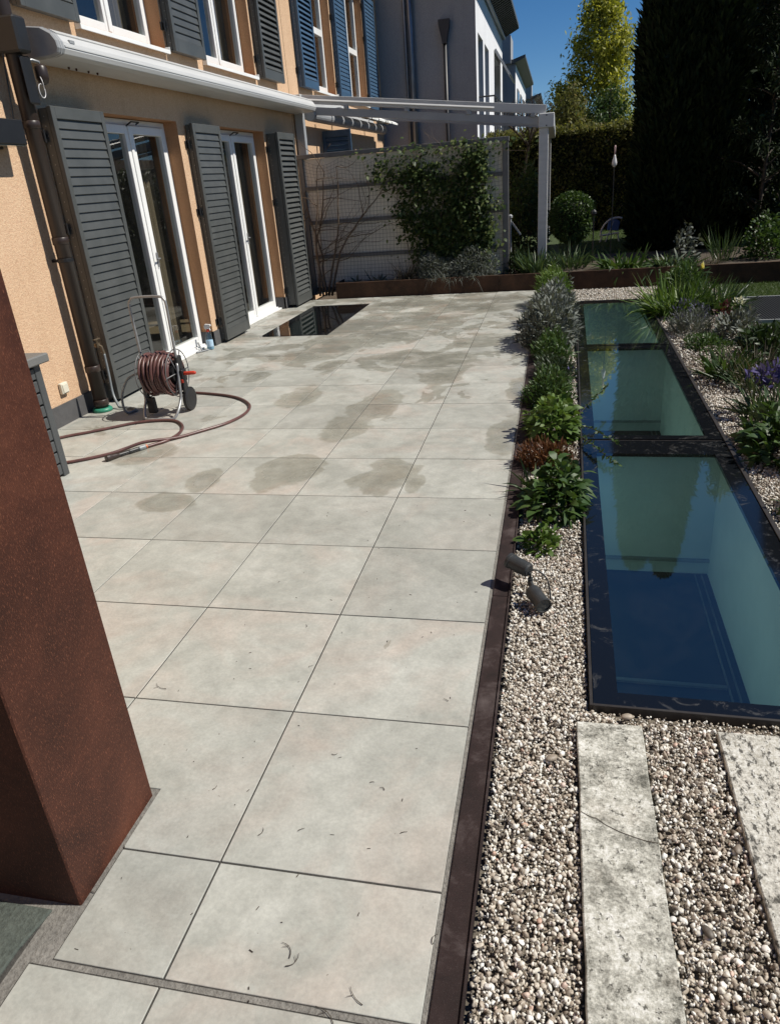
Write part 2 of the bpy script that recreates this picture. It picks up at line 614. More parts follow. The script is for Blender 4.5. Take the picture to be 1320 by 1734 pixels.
def soil_material(name, a, c):
    m, nt, nd, lk, b = nodes_of(name)
    p = pos(nt)
    n1 = noise(nt, p, 6.0, 6, 0.7)
    n2 = noise(nt, p, 80.0, 4, 0.7)
    col = mixc(nt, 0.5, ramp(nt, n1, [(0.3, a), (0.7, c)]), ramp(nt, n2, [(0.3, (0.2, 0.2, 0.2)), (0.7, (0.75, 0.75, 0.75))]), 'OVERLAY')
    lk.new(col, b.inputs['Base Color'])
    b.inputs['Roughness'].default_value = 0.95
    bump(nt, b, n2, 0.8, 0.01)
    return m


M = {}
M['tile'] = tile_material()
M['joint'] = soil_material('dark_joint', (0.040, 0.038, 0.034), (0.075, 0.071, 0.064))
M['mortar'] = soil_material('mortar', (0.15, 0.142, 0.128), (0.235, 0.222, 0.2))
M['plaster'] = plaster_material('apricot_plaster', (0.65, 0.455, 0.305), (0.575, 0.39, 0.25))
M['plaster_shaded'] = plaster_material('apricot_plaster_shaded', (0.45, 0.25, 0.135), (0.39, 0.21, 0.11), 0.3)  # same plaster as the wall, with the shade of the reveals put into its colour
M['plaster_white'] = plaster_material('white_plaster', (0.74, 0.75, 0.78), (0.68, 0.69, 0.72), 0.2)
M['plaster_grey'] = plaster_material('grey_plaster', (0.33, 0.345, 0.37), (0.29, 0.305, 0.33), 0.15)
M['plinth'] = simple('grey_plinth_paint', (0.085, 0.083, 0.085), 0.8, scale=14, bstr=0.3)
M['shutter'] = simple('charcoal_shutter_paint', (0.078, 0.082, 0.080), 0.42, c2=(0.062, 0.066, 0.064), scale=5, rvar=0.1, bstr=0.06, bscale=90)
M['shutter_blue'] = simple('blue_shutter_paint', (0.045, 0.095, 0.165), 0.45, c2=(0.035, 0.078, 0.14), scale=5, rvar=0.1)
M['black_metal'] = simple('black_metal', (0.012, 0.012, 0.013), 0.45)
M['white_frame'] = simple('white_window_frame', (0.80, 0.80, 0.79), 0.35, c2=(0.74, 0.74, 0.73), scale=3)
M['white_alu'] = simple('white_powder_coat', (0.56, 0.56, 0.555), 0.38, c2=(0.49, 0.49, 0.485), scale=2.2, stretch=(1, 0.4, 6))
M['grey_alu'] = simple('pale_grey_powder_coat', (0.34, 0.35, 0.365), 0.4, c2=(0.29, 0.30, 0.315), scale=3)
M['fence_grey'] = simple('grey_fence_paint', (0.145, 0.145, 0.148), 0.55, c2=(0.115, 0.115, 0.118), scale=6)
M['fence_panel'] = simple('cream_fence_panel', (0.70, 0.66, 0.58), 0.75, c2=(0.60, 0.56, 0.49), scale=2.5, bstr=0.1)
M['grey_cap'] = simple('grey_plastic_cap', (0.30, 0.31, 0.32), 0.45)
M['pane'] = glassmat('window_glass', (0.72, 0.76, 0.74), 1.6, 0.0, 0.02, 1.5)
M['pane_blue'] = M['pane']
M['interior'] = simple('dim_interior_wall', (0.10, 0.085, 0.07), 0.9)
M['interior_floor'] = simple('interior_wood_floor', (0.22, 0.16, 0.10), 0.4, scale=3, stretch=(1, 8, 1))
M['curtain'] = simple('tan_curtain_cloth', (0.22, 0.16, 0.105), 0.9, c2=(0.15, 0.11, 0.07), scale=6, stretch=(1, 12, 0.1))
M['corten'] = rust_material('corten_steel', (0.026, 0.0085, 0.005), (0.058, 0.0185, 0.0105), (0.098, 0.033, 0.018), 2.6, 0.62, (0.27, 0.10, 0.055))
M['corten_dark'] = rust_material('weathered_corten', (0.030, 0.017, 0.011), (0.060, 0.031, 0.018), (0.10, 0.05, 0.028), 5.0, 0.8)
M['edging'] = rust_material('corten_edging', (0.010, 0.006, 0.0055), (0.024, 0.0135, 0.0125), (0.095, 0.075, 0.072), 6.0, 0.85, (0.055, 0.044, 0.042))
M['travertine'] = travertine_material('grey_travertine', [(0.38, (0.10, 0.098, 0.083)), (0.455, (0.30, 0.292, 0.26)), (0.53, (0.53, 0.52, 0.475)), (0.62, (0.74, 0.73, 0.69))], 0.585, 36.0, 0.3, 0.85, (0.085, 0.08, 0.066))
M['travertine_pitted'] = travertine_material('pitted_travertine', [(0.28, (0.30, 0.28, 0.24)), (0.45, (0.50, 0.48, 0.44)), (0.65, (0.66, 0.645, 0.60))], 0.545, 46.0, 0.9, 0.55)
M['pebble'] = pebble_material()
M['soil'] = soil_material('garden_soil', (0.045, 0.034, 0.024), (0.085, 0.065, 0.046))
M['gravel_bed'] = soil_material('gravel_grit', (0.11, 0.092, 0.07), (0.22, 0.19, 0.15))
M['copper'] = simple('brown_copper_pipe', (0.040, 0.026, 0.020), 0.38, c2=(0.026, 0.017, 0.014), scale=6, rvar=0.15, stretch=(1, 1, 0.3))
def dusty_black():
    m, nt, nd, lk, b = nodes_of('black_printed_glass')
    p = pos(nt)
    d1 = math_n(nt, 'SUBTRACT', noise(nt, p, 7.0, 8, 0.75, 1.8), 0.56, clamp=True)
    d2 = noise(nt, p, 70.0, 4, 0.7)
    f = math_n(nt, 'MULTIPLY', math_n(nt, 'MULTIPLY', d1, d2), 4.5, clamp=True)
    lk.new(mixc(nt, f, (0.006, 0.007, 0.009), (0.24, 0.235, 0.22)), b.inputs['Base Color'])
    lk.new(math_n(nt, 'MULTIPLY_ADD', f, 0.6, 0.06, clamp=True), b.inputs['Roughness'])
    return m


M['black_glass'] = dusty_black()
M['sky_glass'] = glassmat('walk_on_glass', (0.60, 0.79, 0.75), 1.84, 0.004, 0.014, 2.5)
M['strip_steel'] = simple('dark_strip_steel', (0.050, 0.045, 0.042), 0.5, metal=0.3, c2=(0.035, 0.030, 0.028), scale=12)
M['shaft'] = simple('white_shaft_wall', (0.66, 0.72, 0.72), 0.8, scale=1.5)
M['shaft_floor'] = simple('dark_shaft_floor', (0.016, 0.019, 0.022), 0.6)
M['steel'] = simple('galvanised_tube', (0.34, 0.345, 0.35), 0.42, metal=0.5, c2=(0.27, 0.275, 0.28), scale=20)
M['flange'] = simple('dull_steel_wire', (0.16, 0.16, 0.165), 0.5, metal=0.4)
M['black_plastic'] = simple('black_plastic', (0.016, 0.016, 0.017), 0.45)
M['red_plastic'] = simple('red_plastic', (0.55, 0.045, 0.02), 0.35)
M['hose'] = simple('brown_red_hose', (0.125, 0.056, 0.050), 0.36, c2=(0.085, 0.040, 0.037), scale=14)
M['grey_hose'] = simple('grey_hose', (0.20, 0.22, 0.23), 0.4)
M['orange_plastic'] = simple('orange_plastic', (0.55, 0.13, 0.03), 0.4)
M['green_plastic'] = simple('green_plastic', (0.03, 0.22, 0.14), 0.45)
M['brass'] = simple('weathered_brass', (0.28, 0.22, 0.15), 0.4, metal=0.8)
M['box_grey'] = simple('grey_box_board', (0.072, 0.076, 0.078), 0.5, c2=(0.06, 0.064, 0.066), scale=5)
M['box_lid'] = simple('grey_box_lid', (0.16, 0.16, 0.155), 0.55, scale=5)
M['cream_plastic'] = simple('cream_plastic', (0.72, 0.68, 0.56), 0.4)
M['clear_plastic'] = glassmat('clear_bottle', (0.75, 0.85, 0.9), 1.4, 0.05)
M['spot_metal'] = simple('dark_grey_lamp_metal', (0.036, 0.038, 0.039), 0.5, c2=(0.024, 0.026, 0.027), scale=30, bstr=0.1)
M['lens'] = simple('lamp_lens', (0.10, 0.11, 0.10), 0.12)
M['slate'] = soil_material('green_slate', (0.05, 0.06, 0.052), (0.10, 0.115, 0.10))
M['roof'] = simple('dark_sheet_roof', (0.085, 0.09, 0.095), 0.5, scale=3, stretch=(6, 0.3, 1))
M['dark_pipe'] = simple('dark_downpipe', (0.03, 0.031, 0.035), 0.45)
M['zinc'] = simple('zinc_pipe', (0.20, 0.22, 0.26), 0.35, metal=0.6)
M['fabric'] = simple('white_awning_cloth', (0.78, 0.78, 0.76), 0.8)
M['bark'] = simple('bark', (0.075, 0.055, 0.04), 0.9, c2=(0.04, 0.03, 0.022), scale=25, bstr=0.6, bscale=40)
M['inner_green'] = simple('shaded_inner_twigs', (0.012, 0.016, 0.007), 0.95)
M['twig'] = simple('dry_twig', (0.055, 0.042, 0.03), 0.8)
M['vine'] = simple('woody_vine', (0.15, 0.105, 0.07), 0.85, c2=(0.09, 0.065, 0.045), scale=20)
M['net'] = simple('dark_netting', (0.045, 0.04, 0.032), 0.7)
M['grate'] = simple('grey_steel_grating', (0.075, 0.08, 0.09), 0.5, metal=0.3)
M['grate_frame'] = simple('pale_steel_angle', (0.42, 0.43, 0.43), 0.45, metal=0.4)
M['grass'] = leafmat('lawn_grass', [(0.0, (0.030, 0.060, 0.012)), (0.6, (0.065, 0.115, 0.022)), (1.0, (0.11, 0.15, 0.035))], 0.5, 0.35)
M['lawn'] = soil_material('lawn_base', (0.025, 0.042, 0.010), (0.045, 0.07, 0.018))
M['leaf_mid'] = leafmat('mid_green_leaf', [(0, (0.020, 0.045, 0.012)), (0.5, (0.045, 0.09, 0.022)), (1, (0.09, 0.14, 0.035))])
M['leaf_bright'] = leafmat('fresh_green_leaf', [(0, (0.038, 0.078, 0.014)), (0.5, (0.085, 0.15, 0.028)), (1, (0.17, 0.235, 0.06))])
M['leaf_dark'] = leafmat('dark_green_leaf', [(0, (0.010, 0.022, 0.008)), (0.6, (0.024, 0.045, 0.014)), (1, (0.05, 0.08, 0.024))], 0.5, 0.2)
M['leaf_ivy'] = leafmat('climber_leaf', [(0, (0.026, 0.048, 0.016)), (0.5, (0.07, 0.11, 0.034)), (0.85, (0.13, 0.17, 0.055)), (1, (0.19, 0.21, 0.08))], 0.45, 0.45)
M['leaf_sage'] = leafmat('grey_sage_leaf', [(0, (0.07, 0.085, 0.07)), (0.6, (0.14, 0.155, 0.135)), (1, (0.22, 0.23, 0.21))], 0.7, 0.15)
M['leaf_red'] = leafmat('rust_red_leaf', [(0, (0.06, 0.022, 0.010)), (0.6, (0.12, 0.045, 0.018)), (1, (0.16, 0.09, 0.03))], 0.55, 0.2)
M['leaf_tan'] = leafmat('dry_tan_stem', [(0, (0.06, 0.05, 0.032)), (0.6, (0.13, 0.11, 0.075)), (1, (0.20, 0.175, 0.13))], 0.7, 0.2)
M['leaf_iris'] = leafmat('sword_leaf', [(0, (0.025, 0.05, 0.022)), (0.6, (0.055, 0.095, 0.04)), (1, (0.10, 0.14, 0.06))], 0.4, 0.25)
M['leaf_thuja'] = leafmat('conifer_spray', [(0, (0.008, 0.014, 0.006)), (0.7, (0.016, 0.028, 0.010)), (1, (0.035, 0.050, 0.016))], 0.7, 0.10, 0.15)
M['leaf_yellow'] = leafmat('spring_yellow_leaf', [(0, (0.15, 0.165, 0.022)), (0.5, (0.32, 0.33, 0.045)), (1, (0.46, 0.44, 0.09))], 0.5, 0.5)
M['leaf_hedge'] = leafmat('hedge_leaf', [(0, (0.06, 0.068, 0.024)), (0.5, (0.16, 0.165, 0.055)), (0.88, (0.21, 0.205, 0.07)), (1, (0.27, 0.21, 0.12))], 0.5, 0.4, 0.2)
M['petal_violet'] = leafmat('violet_petal', [(0, (0.045, 0.038, 0.13)), (1, (0.10, 0.08, 0.24))], 0.6, 0.3)
M['petal_dusk'] = leafmat('dusky_violet_petal', [(0, (0.06, 0.055, 0.11)), (1, (0.11, 0.10, 0.19))], 0.7, 0.2)
M['petal_white'] = leafmat('white_petal', [(0, (0.6, 0.58, 0.5)), (1, (0.8, 0.8, 0.74))], 0.6, 0.3)
M['petal_yellow'] = leafmat('yellow_petal', [(0, (0.65, 0.55, 0.12)), (1, (0.75, 0.68, 0.3))], 0.6, 0.3)
M['bulb_white'] = simple('white_painted_bulb', (0.7, 0.68, 0.68), 0.4)
M['pink_paint'] = simple('pale_pink_paint', (0.60, 0.40, 0.38), 0.5)
M['blue_cloth'] = simple('blue_cloth', (0.08, 0.15, 0.38), 0.8)

# ------------------------------------------------------------------ foliage builders
def ribbons(P, D, L, W, droop=0.0, seg=2, rnd=None, up=None):
    """leaf blades: P base, D direction, L length, W width -> V, F, attr"""
    n = len(P)
    P, D = np.asarray(P, float), np.asarray(D, float)
    D = D / (np.linalg.norm(D, axis=1, keepdims=True) + 1e-9)
    L = np.broadcast_to(np.asarray(L, float), (n,))
    W = np.broadcast_to(np.asarray(W, float), (n,))
    droop = np.broadcast_to(np.asarray(droop, float), (n,))
    ref = rng.normal(size=(n, 3)) * 0.6 + np.array([0, 0, 1.0]) if up is None else up
    S = np.cross(D, ref)
    S /= (np.linalg.norm(S, axis=1, keepdims=True) + 1e-9)
    rnd = rng.random(n) if rnd is None else rnd
    V = np.zeros((n, seg + 1, 2, 3))
    prof = {1: [0.9, 0.25], 2: [0.35, 1.0, 0.06], 3: [0.4, 1.0, 0.8, 0.05], 4: [0.5, 0.95, 1.0, 0.7, 0.04], 5: [0.55, 0.9, 1.0, 0.9, 0.6, 0.03]}[seg]
    for s in range(seg + 1):
        t = s / seg
        C = P + D * (L * t)[:, None]
        C[:, 2] -= droop * L * t * t
        h = S * (W * 0.5 * prof[s])[:, None]
        V[:, s, 0] = C - h
        V[:, s, 1] = C + h
    k = 2 * (seg + 1)
    base = (np.arange(n) * k)[:, None]
    fs = [base + np.array([[2 * s, 2 * s + 1, 2 * s + 3, 2 * s + 2]]) for s in range(seg)]
    F = np.concatenate(fs, 0)
    return V.reshape(-1, 3), F, np.repeat(rnd, k)


def foliage(name, parts, mat, parent):
    """join several ribbons() results into one part"""
    Vs, Fs, As, o = [], [], [], 0
    for V, F, A in parts:
        Vs.append(V)
        Fs.append(F + o)
        As.append(A)
        o += len(V)
    V = np.concatenate(Vs) - np.array(ORG[parent.name])
    me = np_mesh(name, V, np.concatenate(Fs), np.concatenate(As))
    return finish(name, me, mat, parent)


def unit(n):
    d = rng.normal(size=(n, 3))
    return d / np.linalg.norm(d, axis=1, keepdims=True)


def dome_leaves(c, rx, ry, rz, n, L, W, out=0.8, upw=0.5, fill=0.5, droop=0.3, seg=2, lumps=6, jitter=0.5):
    """leaves through a lumpy dome that stands on c"""
    d = unit(n)
    d[:, 2] = np.abs(d[:, 2])
    lc = unit(lumps)
    lc[:, 2] = np.abs(lc[:, 2])
    g = (np.clip(d @ lc.T, 0, 1) ** 6).max(1)
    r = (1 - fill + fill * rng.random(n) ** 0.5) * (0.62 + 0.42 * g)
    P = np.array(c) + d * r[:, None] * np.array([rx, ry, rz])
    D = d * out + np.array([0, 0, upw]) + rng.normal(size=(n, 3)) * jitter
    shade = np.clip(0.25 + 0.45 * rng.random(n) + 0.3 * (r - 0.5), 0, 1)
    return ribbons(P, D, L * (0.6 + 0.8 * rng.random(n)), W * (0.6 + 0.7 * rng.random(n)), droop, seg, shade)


def tuft(c, r, n, L, W, spread=0.5, droop=0.5, seg=4, rz=0.0):
    a = rng.random(n) * 2 * np.pi
    rr = r * np.sqrt(rng.random(n))
    P = np.stack([c[0] + rr * np.cos(a), c[1] + rr * np.sin(a), c[2] + rz * rng.random(n)], 1)
    D = np.stack([np.cos(a) * spread, np.sin(a) * spread, np.ones(n)], 1) + rng.normal(size=(n, 3)) * spread * 0.5
    return ribbons(P, D, L * (0.55 + 0.6 * rng.random(n)), W * (0.7 + 0.5 * rng.random(n)), droop * rng.random(n), seg)


def stems(c, r, h, n, rad=0.004):
    m = MB()
    for _ in range(n):
        a = random.random() * 6.28
        q = Vector((c[0] + math.cos(a) * r * 0.25, c[1] + math.sin(a) * r * 0.25, c[2] - 0.02))
        e = Vector((c[0] + math.cos(a) * r * random.uniform(0.3, 0.8), c[1] + math.sin(a) * r * random.uniform(0.3, 0.8), c[2] + h * random.uniform(0.6, 0.95)))
        mid = (q + e) / 2 + Vector((0, 0, h * 0.12))
        m.tube([q, mid, e], rad, 4, cap=False, taper=rad * 0.5)
    return m


def sheet(name, xs, ys, holes, z, mat, kind='structure'):
    m = MB()
    for i in range(len(xs) - 1):
        for j in range(len(ys) - 1):
            cx, cy = (xs[i] + xs[i + 1]) / 2, (ys[j] + ys[j + 1]) / 2
            if any(a < cx < b and c < cy < d for a, b, c, d in holes):
                continue
            m.quad((xs[i], ys[j], z), (xs[i + 1], ys[j], z), (xs[i + 1], ys[j + 1], z), (xs[i], ys[j + 1], z))
    o = m.build(name, mat)
    if kind:
        o['kind'] = kind
    return o

# ================================================================== setting
WX0, WX1, WY0, WY1 = -3.262, -2.402, 7.672, 9.868      # flush window in the terrace


def S(u, v):
    """point of the long glass strip: u across, v along"""
    return (0.383 + u + 0.0158 * v, 1.352 + v - 0.0158 * u)


SU, SV = 0.885, 8.0
STRIP_HOLE = (0.47, 1.27, 1.40, 9.32)
gh = [(0.46, 1.30, 1.40, 9.32), (WX0 + 0.05, WX1 - 0.05, WY0 + 0.05, WY1 - 0.05)]
g_xs = [-80, gh[1][0], gh[1][1], gh[0][0], gh[0][1], 120]
g_ys = sorted([-40, gh[0][2], gh[0][3], gh[1][2], gh[1][3], 400])
sheet('ground', g_xs, g_ys, gh, -0.13, M['soil'])
t_xs = [-3.86, gh[1][0], gh[1][1], 0.016]
t_ys = [-0.6, gh[1][2], gh[1][3], 10.49]
terrace = sheet('terrace', t_xs, t_ys, [gh[1]], -0.0032, M['joint'])
mo = MB()
mo.box(-0.945, 0.2705, -0.02, 0.0005, 0.2845, -0.0018)
mo.prism([(-0.993, -0.5), (-0.9455, -0.5), (-0.9455, 0.27), (-0.8925, 0.285), (-0.8925, 0.814), (-1.95, 0.814), (-1.95, 0.4025), (-0.975, 0.4025)], -0.02, -0.0021)
mo.box(-0.0015, -0.33, -0.02, 0.0130, 10.46, -0.0024)
mo.build('mortar_joint', M['mortar'], terrace)

# --- tiles of the terrace, each one an object
J = 0.0027
_full = MB().box(-0.3 + J, -0.3 + J, -0.022, 0.3 - J, 0.3 - J, 0).mesh('tile', bevel=0.0012)
_full.materials.append(M['tile'])


def tile_at(x0, y0, x1, y1):
    if abs(x1 - x0 - 0.6) < 1e-4 and abs(y1 - y0 - 0.6) < 1e-4:
        o = link(bpy.data.objects.new('tile', _full))
        o.location = ((x0 + x1) / 2, (y0 + y1) / 2, random.uniform(-0.0006, 0.0006))
        o.parent = terrace
        return
    if x1 - x0 < 0.02 or y1 - y0 < 0.02:
        return
    cx, cy = (x0 + x1) / 2, (y0 + y1) / 2
    m = MB().box(x0 - cx + J, y0 - cy + J, -0.022, x1 - cx - J, y1 - cy - J, 0).mesh('tile', bevel=0.0012)
    o = finish('tile', m, M['tile'], terrace)
    o.location = (cx, cy, random.uniform(-0.0006, 0.0006))


def cut(r, h):
    x0, y0, x1, y1 = r
    a, b, c, d = h
    if x1 <= a or x0 >= b or y1 <= c or y0 >= d:
        return [r]
    out = []
    if y0 < c:
        out.append((x0, y0, x1, c))
    if y1 > d:
        out.append((x0, d, x1, y1))
    ya, yb = max(y0, c), min(y1, d)
    if x0 < a:
        out.append((x0, ya, a, yb))
    if x1 > b:
        out.append((b, ya, x1, yb))
    return out


wh = (WX0 - 0.004, WX1 + 0.004, WY0 - 0.004, WY1 + 0.004)
for i in range(7):
    x1, x0 = -0.6 * i, -0.6 * (i + 1)
    if i == 6:
        x0 = -3.80
    for j in range(-1, 18):
        if j == -1:
            y0, y1 = -0.33, 0.270
        elif j == 0:
            y0, y1 = 0.285, 0.6
        else:
            y0, y1 = 0.6 * j, min(0.6 * (j + 1), 10.47)
        a0 = x0
        if i == 1 and j == 0:
            a0 = -0.892
        if i == 1 and j == -1:
            a0 = -0.945
        if i >= 2 and j < 1:
            continue
        if i == 1 and j == 1:                          # cut round the steel post
            cx, cy = -0.9, 0.9
            poly = [(-0.6 - J, 0.6 + J), (-0.6 - J, 1.2 - J), (-1.2 + J, 1.2 - J), (-1.2 + J, 0.815), (-0.892, 0.815), (-0.892, 0.6 + J)]
            o = finish('tile', MB().prism([(px - cx, py - cy) for px, py in poly], -0.022, 0).mesh('tile', bevel=0.0012), M['tile'], terrace)
            o.location = (cx, cy, 0)
            continue
        for r in cut((a0, y0, x1, y1), wh):
            tile_at(*r)

slab = MB()
slab.prism([(-3.2, -0.5), (-1.0, -0.5), (-0.992, 0.29), (-0.972, 0.402), (-3.2, 0.402)], -0.03, 0.004)
slab.build('slate_doorstep', M['slate'], bevel=0.004)['kind'] = 'structure'

# --- gravel bed
gravel_ys = [-0.6, 1.40, 9.32, 10.50]
sheet('gravel_bed', [0.05, 0.46, 1.30, 2.36], gravel_ys, [gh[0]], -0.034, M['gravel_bed'])


def ico(sub):
    bm = bmesh.new()
    bmesh.ops.create_icosphere(bm, subdivisions=sub, radius=1.0)
    V = np.array([v.co[:] for v in bm.verts])
    F = np.array([[v.index for v in f.verts] for f in bm.faces])
    bm.free()
    return V, F


SLABS = [[(0.340, -0.35), (0.538, -0.35), (0.536, 1.275), (0.338, 1.272)],
         [(0.760, -0.35), (0.965, -0.35), (0.960, 1.280), (0.756, 1.278)]]


def pebbles(n, region, sub, smin, smax, zt):
    x0, x1, y0, y1 = region
    bv, bf = ico(sub)
    P = np.stack([rng.uniform(x0, x1, n), rng.uniform(y0, y1, n)], 1)
    keep = np.ones(n, bool)
    for s in SLABS:
        keep &= ~((P[:, 0] > s[0][0] - 0.004) & (P[:, 0] < s[1][0] + 0.004) & (P[:, 1] < s[2][1] + 0.004))
    v = P[:, 1] - 1.352
    u = P[:, 0] - 0.383 - 0.0158 * v
    keep &= ~((u > -0.008) & (u < SU + 0.008) & (v > -0.012) & (v < SV + 0.01))
    P = P[keep]
    n = len(P)
    s = smin + (smax - smin) * rng.random(n) ** 1.8
    R = np.linalg.qr(rng.normal(size=(n, 3, 3)))[0]
    sc = np.stack([s * 0.5, s * 0.5 * rng.uniform(0.65, 0.95, n), s * 0.5 * rng.uniform(0.5, 0.8, n)], 1)
    lump = 1 + rng.normal(size=(n, len(bv))) * 0.07
    B = np.repeat(bv[None], n, 0) * lump[:, :, None]
    for _ in range(5):                                  # break faces off the stones
        nn = rng.normal(size=(n, 1, 3))
        nn /= np.linalg.norm(nn, axis=2, keepdims=True)
        ov = np.clip((B * nn).sum(2) - rng.uniform(0.45, 0.85, n)[:, None], 0, None)
        B = B - ov[:, :, None] * nn
    L = B * sc[:, None, :]
    W = np.einsum('nij,nkj->nki', R, L)
    W[:, :, 0] += P[:, 0][:, None]
    W[:, :, 1] += P[:, 1][:, None]
    W[:, :, 2] += (zt - s * 0.35 + rng.uniform(-0.0125, 0.002, n))[:, None]
    F = (bf[None] + (np.arange(n) * len(bv))[:, None, None]).reshape(-1, 3)
    return W.reshape(-1, 3), F, np.repeat(rng.random(n), len(bv))


def join_np(lst):
    o = 0
    Vs, Fs, As = [], [], []
    for V, F, A in lst:
        Vs.append(V)
        Fs.append(F + o)
        As.append(A)
        o += len(V)
    return np.concatenate(Vs), np.concatenate(Fs), np.concatenate(As)


gv = join_np([pebbles(12500, (0.092, 1.25, 0.10, 1.30), 2, 0.009, 0.024, -0.010),
              pebbles(21000, (0.092, 1.28, 0.10, 1.45), 1, 0.0075, 0.014, -0.013),
              pebbles(8000, (0.092, 0.46, 1.30, 2.4), 1, 0.009, 0.024, -0.010),
              pebbles(7000, (0.092, 0.48, 2.4, 4.2), 1, 0.010, 0.022, -0.010),
              pebbles(5000, (0.092, 0.52, 4.2, 6.5), 1, 0.012, 0.026, -0.010),
              pebbles(17000, (1.24, 1.75, 1.7, 5.0), 1, 0.010, 0.023, -0.010),
              pebbles(9000, (1.28, 2.34, 0.0, 2.0), 1, 0.012, 0.026, -0.010),
              pebbles(6000, (1.72, 2.34, 2.0, 4.6), 1, 0.012, 0.026, -0.010),
              pebbles(12000, (1.28, 2.2, 4.4, 10.45), 1, 0.014, 0.028, -0.010),
              pebbles(10000, (0.092, 1.8, 9.0, 10.48), 1, 0.014, 0.028, -0.010)])
o = finish('gravel', np_mesh('gravel', *gv), M['pebble'], None)
o['kind'] = 'stuff'
# a few bigger brown pebbles on top
bv, bf = ico(2)
for k, (x, y, a, s, lab) in enumerate([(0.262, 1.105, 0.6, 0.034, 'flat brown pebble on the gravel left of the grey travertine slab'),
                                      (0.620, 0.600, 2.0, 0.030, 'dark brown oval pebble lying between the two travertine slabs'),
                                      (0.733, 0.845, 1.2, 0.028, 'round brown pebble beside the edge of the white pitted slab'),
                                      (0.500, 1.320, 0.2, 0.034, 'long tan pebble against the near edge of the glass frame')]):
    V = bv * np.array([s * 0.62, s * 0.36, s * 0.26]) * (1 + rng.normal(size=(len(bv), 1)) * 0.04)
    me = np_mesh('pebble', V, bf, np.full(len(V), [0.2, 0.04, 0.15, 0.27][k]))
    o = finish('pebble', me, M['pebble'], None, smooth=True)
    o.location = (x, y, -0.008)
    o.rotation_euler = (0.1, 0.05, a)
    tag(o, lab, 'pebble', 'loose larger pebbles on the gravel')

# --- travertine slabs
for s, lab in zip(SLABS, ['grey weathered travertine slab with a crack across, set in gravel', 'white deeply pitted travertine slab at the right edge, set in gravel']):
    cx, cy = (s[0][0] + s[1][0]) / 2, 0.46
    b = MB()
    n = 24
    left = [(s[0][0] + random.uniform(-1, 1) * 0.0016, s[0][1] + (s[3][1] - s[0][1]) * t / n) for t in range(n + 1)]
    right = [(s[1][0] + random.uniform(-1, 1) * 0.0016, s[1][1] + (s[2][1] - s[1][1]) * t / n) for t in range(n + 1)]
    b.prism(right + left[::-1], -0.055, 0.0)
    o = b.solo('stone_slab', M['travertine' if s is SLABS[0] else 'travertine_pitted'], (cx, cy, 0), lab, 'stone slab', 'travertine stepping slabs', bevel=0.003)
    ORG[o.name] = Vector((cx, cy, 0))
    if s is SLABS[0]:
        c = MB()
        pts = [(0.341, 0.905), (0.365, 0.890), (0.385, 0.885), (0.405, 0.868), (0.44, 0.850), (0.475, 0.838), (0.505, 0.830), (0.536, 0.827)]
        for k in range(len(pts) - 1):
            (xa, ya), (xb, yb) = pts[k], pts[k + 1]
            w = 0.0011
            c.quad((xa, ya - w, 0.0012), (xb, yb - w, 0.0012), (xb, yb + w, 0.0012), (xa, ya + w, 0.0012))
        c.build('crack', M['soil'], o)

# --- corten edging strip along the terrace
ed = MB()
for k in range(5):
    ya, yb = -0.4 + k * 2.4, -0.4 + (k + 1) * 2.4 - 0.003
    yb = min(yb, 10.46)
    if k < 5 and ya < 10.4:
        ed.box(0.0135, ya, -0.12, 0.078, yb, 0.004)
        ed.box(0.078, ya, -0.12, 0.0835, yb, 0.010)
o = ed.build('terrace_edging', M['edging'], bevel=0.0015)
o['kind'] = 'structure'

# ================================================================== long walk-on glass strip
sk = thing('glass_rooflight', 'long black framed walk-on glass strip set in the gravel beside the terrace', 'rooflight', (S(SU / 2, SV / 2)[0], S(SU / 2, SV / 2)[1], 0))
UI0, UI1 = 0.092, 0.770
PANES = [(0.078, 2.36, 0.0, 2.60), (2.70, 5.20, 2.625, 5.33), (5.42, 7.88, 5.355, SV)]     # clear v0, v1, sheet v0, v1
ZT = 0.0


def Q(u, v, z):
    x, y = S(u, v)
    return (x, y, z)


def sbox(m, u0, v0, z0, u1, v1, z1):
    b = len(m.v)
    for z in (z0, z1):
        m.v += [Q(u0, v0, z), Q(u1, v0, z), Q(u1, v1, z), Q(u0, v1, z)]
    m.f += [tuple(b + i for i in q) for q in ((0, 3, 2, 1), (4, 5, 6, 7), (0, 1, 5, 4), (1, 2, 6, 5), (2, 3, 7, 6), (3, 0, 4, 7))]


